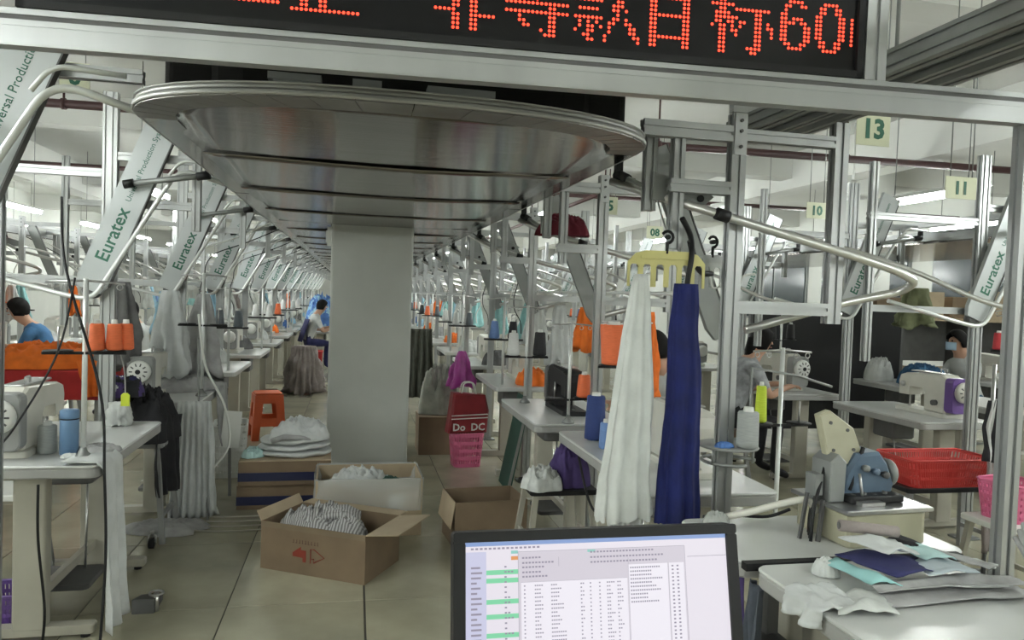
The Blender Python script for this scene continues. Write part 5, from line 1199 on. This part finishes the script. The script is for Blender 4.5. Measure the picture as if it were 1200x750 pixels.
over_edge('pale knit strip folded over the near table\'s aisle edge', C_LGREY, 1.168, 1.62, 1.78, Z, 0.12, 0.05, 0.01, 5, 'draped_cloth', -1)
pile('cloth_heap', 'white crumpled cloth by the gantry upright', 'cloth', C_WHITE, 0.3, 0.16, 0.07, (1.60, 1.31, Z), 0, 88)
for k in range(5):
    cable('grey_cord', 'grey cord looping round the foot of the gantry upright', [(1.70+0.022*k, 1.40, Z+0.012), (1.71+0.022*k, 1.5, 0.83+0.01*k), (1.75+0.022*k, 1.6+0.02*k, 0.90+0.012*k), (1.80+0.012*k, 1.69, 0.93+0.02*k)], 0.008, C_GREY, 'cords at the gantry upright', 'cord')
# gear below the near tables
un = thing('motor', 'dark motor with cloth hung beneath the near table', 'motor', (1.36, 2.18, 0.16))
q = MB(); q.lathe([(0.05, -0.1), (0.07, -0.09), (0.07, 0.09), (0.05, 0.1)], (0, 0, 0.25), 14, 'Y'); q.build('motor_body', DGREY, un)
q = MB(); q.lathe([(0.02, 0.1), (0.06, 0.105), (0.06, 0.12), (0.02, 0.125)], (0, 0, 0.25), 14, 'Y'); q.build('pulley', LEG, un); q = MB(); q.bar((0, 0, 0.3), (0, 0, 0.57), 0.04, 0.06); q.build('bracket', DGREY, un)
drape('garment', 'dark blue grey garment dangling under the near table\'s corner', 'garment', CL('gunmetal', (0.06, 0.07, 0.09)), 0.1, 0.16, 0.04, 3, 2, 0.02, None, (1.2, 1.99, 0.71), 1.3, 0.4)
drape('garment', 'dark purple garment hung between the two near tables', 'garment', C_PURP, 0.1, 0.14, 0.04, 3, 5, 0.02, None, (1.2, 2.12, 0.71), 1.5, 0.35)
wl = thing('belt_wheel', 'silver belt wheel below the near table', 'wheel', (1.30, 1.72, 0.50))
q = MB(); q.tube([(0.0, 0.07*math.cos(a), 0.07*math.sin(a)) for a in [2*PI*k/16 for k in range(17)]], 0.01, 6, False); q.build('rim', STEEL, wl); q = MB()
for k in range(3): a = 2*PI*k/3; q.bar((0, 0, 0), (0, 0.07*math.cos(a), 0.07*math.sin(a)), 0.012, 0.01, up=(1, 0, 0))
q.build('spokes', STEEL, wl); q = MB(); q.bar((0.02, 0, 0), (0.02, 0, 0.225), 0.02, 0.02, up=(0, 1, 0)); q.build('bracket', STEEL, wl)

# ------------------------------------------------------------------ hangers and cloths on the big chrome loop
comb_hanger('yellowed comb hanger holding the white and the blue cloth', P_YELLOW, 0.30, 0.135, (1.135, 2.60, 1.735), R(-4)); cable('suspension_wire', 'thin wire holding the yellowed hanger on the chrome loop', [(1.135, 2.60, 1.80), (1.14, 2.68, 1.88), (1.148, 2.745, 1.945)], 0.003, STEEL, None, 'wire')
comb_hanger('clear comb hanger behind the yellowed one', P_CLEAR, 0.2, 0.13, (1.40, 2.76, 1.74), R(10), None, 4)
cable('hanger_strap', 'black strap looped through the yellowed hanger', [(1.19, 2.60, 1.86), (1.24, 2.63, 1.80), (1.225, 2.58, 1.72), (1.215, 2.585, 1.62), (1.215, 2.6, 1.46)], 0.011, BLACK, None, 'strap')
cable('hanger_strap', 'black strap running back to the clear hanger', [(1.235, 2.62, 1.78), (1.28, 2.66, 1.70), (1.34, 2.72, 1.665), (1.40, 2.76, 1.665)], 0.012, BLACK, None, 'strap')
for px_, n_ in ((1.42, 0), (1.50, 1)):
    cable('wire_hook', 'white wire hook hanging from the clear hanger', [(px_-0.03, 2.76, 1.68), (px_-0.02, 2.75, 1.61), (px_+0.01, 2.74, 1.62), (px_+0.03, 2.74, 1.66), (px_+0.08, 2.74, 1.67)], 0.005, P_WHITE, 'white wire hooks', 'hook')
def tall_cloth(label, mt, x, y, ztop, zbot, wt, wb, seed, folds, ragged=0.0, rz=0.0, skew=0.0, name='hanging_cloth'):
    q = MB(); H_ = ztop-zbot; n = 52; rows = 34; vs = []
    for i in range(rows+1):
        v = i/rows; ww = (wt+(wb-wt)*v**0.75)/2
        for j in range(n):
            a = 2*PI*j/n; c, s_ = math.cos(a), math.sin(a)
            fold = 1+0.42*math.sin(folds*a+seed+1.1*NZ((v*1.6, seed, c)))*(0.35+0.65*v)
            r_ = ww*math.copysign(abs(c)**0.9, c)*(1+0.10*NZ((c*2, s_*2, v*3+seed)))*(1+0.08*math.sin(folds*a*0.5+seed))
            yy = ww*0.42*s_*fold
            edge = ragged*NZ((c*4+seed, s_*4, 0.2)) if v > 0.93 else 0
            vs.append((r_+skew*v+0.008*NZ((v*3+seed, 1, 2)), yy, -H_*v+edge))
    fs = [(i*n+j, i*n+(j+1) % n, (i+1)*n+(j+1) % n, (i+1)*n+j) for i in range(rows) for j in range(n)]+[tuple(range(n))]
    q.add(vs, fs, True); o = q.build(name, mt, None, (x, y, ztop), rz); return tag(o, label, 'cloth')
wc = tall_cloth('long white knit cloth hanging from the yellowed hanger', C_WHITE, 1.03, 2.58, 1.645, 0.74, 0.05, 0.21, 1.2, 9, 0.03, 0.0, -0.035)
bc = tall_cloth('long royal blue cloth hanging from the yellowed hanger', C_ROYAL, 1.20, 2.56, 1.615, 0.72, 0.09, 0.165, 3.1, 8, 0.01, 0.0, 0.005)
bl = drape('frayed_hem', 'frayed white cloth end below the white knit cloth', 'cloth', C_LGREY, 0.16, 0.12, 0.04, 6, 3, 0.018, None, (1.005, 2.57, 0.80), 0, 0.16)
bl.name = 'frayed_cloth'
# cones and stands on the right tables
def cone_at(mt, h, r, tip, label, loc, group=None): return cone(mt, h, r, tip, label, group, loc)
cone_at(T_NAVY, 0.24, 0.058, 0.045, 'large navy thread cone on the white table\'s aisle corner', (1.30, 3.84, 0.781))
cone_at(T_LBLUE, 0.135, 0.032, 0.024, 'light blue thread cone beside the large navy one', (1.275, 3.60, 0.781))
s1 = thread_stand('thread stand carrying the orange drum cone', None, 0.66, 0.40); s1.location = (1.50, 3.94, 0.78)
cone_at(T_ORANGE, 0.225, 0.062, 0.072, 'huge orange thread drum on the stand', (1.42, 3.94, 1.181))
s2_ = thread_stand('thread stand with orange cone behind the navy cone', None, 0.62, 0.155); s2_.location = (1.30, 4.36, 0.78); s2_.rotation_euler.z = 0.2
cone_at(T_ORANGE, 0.14, 0.045, 0.032, 'orange thread cone standing behind the large navy cone', (1.40, 4.38, 0.936))
cone_at(T_GREY, 0.13, 0.035, 0.03, 'grey thread cone behind the white knit cloth', (1.46, 3.72, 0.781))
cone_at(T_ORANGE, 0.2, 0.034, 0.03, 'tall salmon cone partly behind the white knit cloth', (1.5, 3.5, 0.781))
s3 = thread_stand('thread stand with white cone over the rack behind the red bag', None, 0.7, 0.34); s3.location = (1.22, 5.2, 0.78)
cone_at(T_WHITE, 0.16, 0.045, 0.03, 'white thread cone on the stand over the green board', (1.12, 5.19, 1.121))
cone_at(T_BLACK, 0.17, 0.05, 0.035, 'black thread cone on the stand over the green board', (1.32, 5.21, 1.121))
mk = machine('black sewing machine on the table behind the green board', None, BLACK, DGREY); mk.location = (1.42, 4.85, 0.78); mk.rotation_euler.z = PI/2
m3 = machine('cream sewing machine on the white table behind the blue cloth', None, CREAM); m3.location = (1.50, 3.2, 0.78); m3.rotation_euler.z = PI/2
for i, (y, mt, nm, h_) in enumerate(((5.35, C_ORANGE, 'orange garment bunched on the rail behind the orange drum', 0.32), (4.15, C_ORANGE, 'orange garment hanging behind the white knit cloth', 0.5), (6.05, C_LGREY, 'pale grey garment hung behind the black machine', 0.5))):
    bunch('hanging_garment', nm, 'garment', mt, 0.04, 0.085, h_, (1.70, y, 1.48), i*2.0, None, 0.6, 6, hook=0.11)
pile('garment_heap', 'slate blue cloth heap on the white table behind the white cloth', 'garments', CL('slate', (0.15, 0.17, 0.26)), 0.22, 0.2, 0.16, (1.60, 3.92, 0.781), 0, 91)
pile('garment_heap', 'burgundy cloth draped over the second chrome rail', 'garments', C_BURG, 0.34, 0.15, 0.15, (1.27, 4.50, 1.93), -0.3, 92)
# thread plate and cones on the near post
tp_ = thing('thread_plate', 'round thread plate fixed to the near aluminium post', 'thread stand', (1.432, 2.66, 0))
q = MB(); q.lathe([(0.03, 0.985), (0.115, 0.985), (0.118, 0.99), (0.115, 0.995), (0.03, 0.995)], (0.02, 0.0, 0), 22); q.build('plate', MGREY, tp_)
q = MB(); q.tube([(0.14, 0.0, 0.93)]+[(0.02+0.1*math.cos(a), 0.1*math.sin(a), 0.93) for a in [R(15*k) for k in range(1, 20)]], 0.007, 6); q.build('wire_ring', ALUD, tp_)
for sx in (-0.07, 0.10): q = MB(); q.cyl((sx, -0.05, 0.93), (sx, -0.05, 0.985), 0.006, 6); q.build('prop', ALUD, tp_)
q = MB(); q.tube([(0.09, -0.03, 1.0), (0.09, -0.03, 1.3), (0.3, -0.02, 1.27), (0.5, 0.05, 1.22)], 0.006, 6); q.build('guide_wire', ALUD, tp_)
cone_at(T_GREY, 0.14, 0.042, 0.036, 'grey thread cone on the plate of the near post', (1.49, 2.585, 0.996))
cone_at(T_LIME, 0.17, 0.028, 0.018, 'lime yellow thread cone on the tall floor stand', (1.86, 3.12, 1.001))
s4 = thread_stand('tall thread stand on the floor holding the lime cone', None, 1.35, 1.0); s4.location = (1.96, 3.12, 0)
pile('cloth_scrap', 'blue scrap lying on the thread plate', 'cloth', C_BLUE, 0.07, 0.05, 0.02, (1.40, 2.60, 0.996), 0, 93)
# stool with sack under the right tables
cs = stool('dark seated low stool holding the clear sack and purple cloth', None, BLACK, LEG, 0.4, 0.34, 0.45); cs.location = (1.20, 4.20, 0)
pile('plastic_sack', 'white crumpled plastic sack on the dark stool', 'sack', mat('sack_white', (0.55, 0.57, 0.56), 0.35, 0, 0.2, 18, 0.5), 0.24, 0.22, 0.13, (1.08, 4.1, 0.451), 0, 95, None, None, 1.6)
pile('garment_heap', 'dark purple cloth heap on the dark stool', 'garments', C_PURP, 0.24, 0.28, 0.26, (1.27, 4.2, 0.451), 0, 96)
cable('power_cable', 'black cable curling under the white table', [(1.2, 3.8, 0.7), (1.24, 3.75, 0.5), (1.28, 3.7, 0.42), (1.32, 3.68, 0.5), (1.3, 3.7, 0.7)], 0.007, BLACK)
cable('power_cable', 'pale cable running down behind the stool', [(1.3, 3.98, 0.7), (1.36, 3.9, 0.55), (1.34, 3.86, 0.3), (1.36, 3.9, 0.01)], 0.006, LEG)
# ------------------------------------------------------------------ neighbouring line on the right
worktable('sewing table with the purple and white machine', 3.82, 4.42, 4.35, 5.36)
mp_ = machine('white sewing machine with purple motor housing', None, CREAM, P_PURPLE, CREAM); mp_.location = (4.2, 4.72, 0.78); mp_.rotation_euler.z = -PI/2+0.02; mp_.scale = (1.02, 1.02, 1.02)
worktable('sewing table of the woman in the patterned shirt', 3.60, 4.2, 5.75, 6.75)
mw = machine('cream sewing machine before the woman in the patterned shirt', None, CREAM); mw.location = (3.86, 6.2, 0.78); mw.rotation_euler.z = -PI/2+0.1; mw.scale = (1.1, 1.1, 1.1)
rs = stool('dark topped wooden stool carrying the red basket', None, BLACK, MGREY, 0.66, 0.3, 0.47); rs.location = (3.62, 3.98, 0)
basket('red plastic mesh basket on the dark topped stool', P_RED, 0.62, 0.34, 0.17, (3.60, 3.98, 0.471), 0.0, 'plastic_basket', 'basket', None, 22, 2)
ps = stool('white topped stool under the pink mesh basket', None, P_WHITE, LEG, 0.36, 0.3, 0.45); ps.location = (3.45, 3.28, 0)
basket('pink mesh basket on the white topped stool', P_PINK, 0.26, 0.24, 0.2, (3.47, 3.3, 0.451), 0.2, 'plastic_basket', 'basket', None, 9, 4)
drape('garment', 'black and white striped cloth hanging beside the gantry upright', 'garment', None, 0.16, 0.2, 0.05, 3, 2, 0.02, None, (3.60, 3.55, 1.05), 0.3, 0.35, 30, 18, 0.003, 0, [C_BLACK, C_WHITE], 11)
drape('garment', 'magenta cloth hanging next to the striped cloth', 'garment', C_MAG, 0.07, 0.08, 0.05, 2, 6, 0.015, None, (3.50, 3.35, 1.22), 0.3, 0.36)
drape('garment', 'taupe pleated cloth hanging below the striped cloth', 'garment', C_BROWN, 0.3, 0.36, 0.06, 8, 3, 0.02, None, (3.75, 3.62, 0.72), 0.2, 0.55)
hs = thing('cloth_stand', 'thin steel stand holding the striped and magenta cloths', 'stand', (3.62, 3.6, 0))
q = MB(); q.cyl((0, 0, 0.01), (0, 0, 1.25), 0.012, 8); q.build('pole', STEEL, hs); q = MB(); q.bar((-0.2, -0.25, 1.24), (0.25, 0.08, 1.24), 0.02, 0.02); q.build('arm', STEEL, hs); q = MB(); q.lathe([(0.14, 0), (0.14, 0.012), (0.02, 0.02)], n=16); q.build('base', DGREY, hs)
q = MB(); q.bar((0.0, 0.0, 0.73), (0.32, 0.03, 0.73), 0.02, 0.02); q.build('arm', STEEL, hs)
# boxes on a shelf and dark partition behind the masked worker
sh = thing('shelf', 'long dark shelf rack behind the masked worker', 'shelf', (8.6, 9.2, 0))
q = MB(); q.box((0, 0, 1.42), (3.4, 0.5, 0.04)); q.build('board', CARDL, sh); q = MB(); q.box((0, 0.23, 1.1), (3.4, 0.03, 0.6)); q.build('back_panel', DGREY, sh)
q = MB(); q.box((0, 0, 0.7), (3.4, 0.5, 0.04)); q.build('board', CARDL, sh)
for sx in (-1.68, 0, 1.68):
    q = MB(); q.box((sx, 0, 0.72), (0.05, 0.48, 1.44)); q.build('upright', DGREY, sh)
for k, (x, w2, h2, mt2, lb) in enumerate(((7.35, 0.55, 0.26, CARD, 'brown carton at the shelf\'s end by the partition'), (7.95, 0.42, 0.36, CARDL, 'pale carton on the dark shelf'), (8.55, 0.5, 0.3, CARD, 'brown carton in the shelf\'s middle'), (9.2, 0.6, 0.4, CARDL, 'tall pale carton at the dark shelf\'s far end'))):
    carton(lb, w2, 0.36, h2, (x, 9.2, 1.441), 0, False, (), None, 'cardboard_box', None, mt2)
dp = thing('partition', 'dark partition screen behind the woman in the patterned shirt', 'partition', (5.3, 7.55, 0))
q = MB(); q.slab(-0.95, 0.95, -0.02, 0.02, 0.15, 1.55, 0.012, 0.003); q.build('panel', BLACK, dp)
for sx in (-1, 1): q = MB(); q.bar((sx*0.97, 0, 0), (sx*0.97, 0, 1.6), 0.04, 0.04); q.build('post', DGREY, dp)
for k, (x, y, mt, nm) in enumerate(((4.35, 6.6, T_BLACK, 'black thread cone standing behind the woman\'s machine'), (4.62, 6.4, T_BLACK, 'second black thread cone by the woman\'s machine'))):
    pass
s6 = thread_stand('thread stand with black cones behind the cream machine', None, 0.8, 0.43); s6.location = (4.35, 6.55, 0.78) if False else (4.12, 6.6, 0.78)
for sx in (-0.1, 0.1): cone_at(T_BLACK, 0.15, 0.042, 0.03, 'black thread cone on the stand behind the cream machine', (4.12+sx, 6.6, 1.211), 'black cones behind the cream machine')
s7 = thread_stand('thread stand with red cones beside the gantry upright', None, 0.8, 0.46); s7.location = (5.3, 5.15, 0.78)
worktable('white table with red and slate cones by the second conveyor', 5.0, 5.6, 4.7, 5.7)
for sx in (-0.09, 0.02, 0.12): cone_at(T_RED, 0.14, 0.04, 0.03, 'red thread cone on the tray near the gantry upright', (5.3+sx, 5.15+0.01, 1.241), 'red cones near the gantry upright')
for sx in (-0.12, 0.10): cone_at(T_SLATE, 0.2, 0.055, 0.04, 'slate thread cone standing below the red cones', (5.3+sx, 5.0, 0.781), 'slate cones below the red ones')
bunch('hanging_garment', 'olive green garment hung above the purple machine', 'garment', CL('green', (0.2, 0.22, 0.12)), 0.1, 0.2, 0.4, (5.9, 6.9, 1.78), 2, None, 0.6, 5)
pile('garment_heap', 'denim blue cloth heap before the masked worker', 'garments', C_DENIM, 0.5, 0.4, 0.24, (5.72, 6.56, 0.781), 0.1, 97)
worktable('sewing table of the masked worker', 5.3, 6.1, 6.3, 7.1)
pile('garment_heap', 'white cloth heap on the masked worker\'s table', 'garments', C_WHITE, 0.3, 0.26, 0.28, (5.5, 6.93, 0.781), 0.1, 98)
# rails overhead at the upper right
orl = thing('overhead_rail', 'dark bundle of aluminium rails overhead above the chrome loop', 'rail', (0, 0, 0))
for (x, z, a, b) in ((1.72, 2.36, 0.06, 0.08), (1.83, 2.335, 0.05, 0.045), (1.94, 2.335, 0.06, 0.045), (2.03, 2.46, 0.05, 0.09)):
    q = MB(); q.bar((x, -1.5, z), (x, 3.25, z), a, b, slots=1); q.build('rail_profile', ALUD, orl)
for y in (-0.8, 2.5, 3.15):
    q = MB(); q.bar((1.66, y, 2.44), (2.05, y, 2.44), 0.04, 0.04); q.build('tie_bar', ALU, orl)
    for x in (1.77, 1.99): q = MB(); q.cyl((x, y, 2.44), (x, y, ZC-0.01), 0.008, 6); q.build('suspension_rod', ALUD, orl)

# ------------------------------------------------------------------ hanging number signs
def number_sign(txt, loc, w, h, label, z_up):
    t = thing('number_sign', label, 'sign', loc)
    q = MB(); q.slab(-w/2, w/2, -0.003, 0.003, -h/2, h/2, 0.002, 0); q.build('card', SIGNCARD, t)
    text(txt, h*0.8, GREEN_INK, t, frame((0, -0.0045, -0.005), (1, 0, 0), (0, 0, 1), (0, -1, 0)), 'numeral', 0.006*h/0.2)
    for sx in (-1, 1): q = MB(); q.cyl((sx*w*0.35, 0, h/2), (sx*w*0.35, 0, z_up-loc[2]), 0.004, 5); q.build('hanging_wire', ALUD, t)
    return t
number_sign('13', (3.05, 4.0, 2.635), 0.23, 0.20, 'pale hanging sign reading thirteen', ZC)
number_sign('11', (3.62, 3.92, 2.305), 0.225, 0.135, 'pale hanging sign reading eleven', ZC)
number_sign('10', (4.24, 6.3, 2.45), 0.21, 0.15, 'pale hanging sign reading ten', ZC)
number_sign('5', (2.42, 6.95, 2.46), 0.15, 0.17, 'pale hanging sign reading five', ZC)
number_sign('08', (4.0, 9.6, 2.48), 0.24, 0.17, 'pale hanging sign reading zero eight', ZC)
number_sign('6', (-2.0, 5.9, 3.0), 0.2, 0.2, 'pale hanging sign reading six above the lettered arms', ZC)

# ------------------------------------------------------------------ people at work
person('man in a blue shirt bent over his work beside the orange heap', (-3.02, 8.62, 0), PI/2, CL('shirtblue', (0.05, 0.15, 0.3), 0.2), C_BLACK, 'short', 0.22)
person('person in a white shirt seated behind the orange cones', (-2.35, 9.35, 0), PI/2, C_WHITE, C_DGREY, 'short', 0.10)
person('person in a pale pink top seated beyond the grey cloth', (-2.16, 10.9, 0), -PI/2, CL('palepink', (0.6, 0.5, 0.48), 0.1), C_BLACK, 'short', 0.12)
person('person in a white shirt and navy apron beside the blue heap', (-0.86, 14.3, 0), -PI/2+0.3, C_WHITE, C_NAVY, 'short', 0.14, False, 0.06, C_NAVY)
person('woman with tied dark hair and patterned grey shirt at the cream machine', (3.22, 5.95, 0), -PI/2, CL('pattern', (0.33, 0.34, 0.36), 0.5), C_BLACK, 'long', 0.16)
person('person in a white shirt working behind the royal blue cloth', (2.28, 4.75, 0), PI/2, C_WHITE, C_DGREY, 'short', 0.14)
person('masked worker in white beside the denim heap', (6.55, 6.8, 0), PI/2, C_WHITE, C_DENIM, 'short', 0.1, True, 0.06, None, HAIR)
WL = ['the man in the blue shirt', 'the person in white by the orange cones', 'the person in the pale pink top', 'the navy aproned person', 'the woman in the patterned shirt', 'the person behind the royal blue cloth', 'the masked worker']
ws = stool('plain stool under '+WL[0], 'worker stools', WOOD, MGREY, 0.34, 0.28, 0.43)
for i, (x, y) in enumerate(((-3.02, 8.62), (-2.35, 9.35), (-2.16, 10.9), (-0.86, 14.3), (3.22, 5.95), (2.28, 4.75), (6.55, 6.8))):
    if i == 0: ws.location = (x, y, 0)
    else: dup(ws, (x, y, 0), PI/2, 'plain stool under '+WL[i])
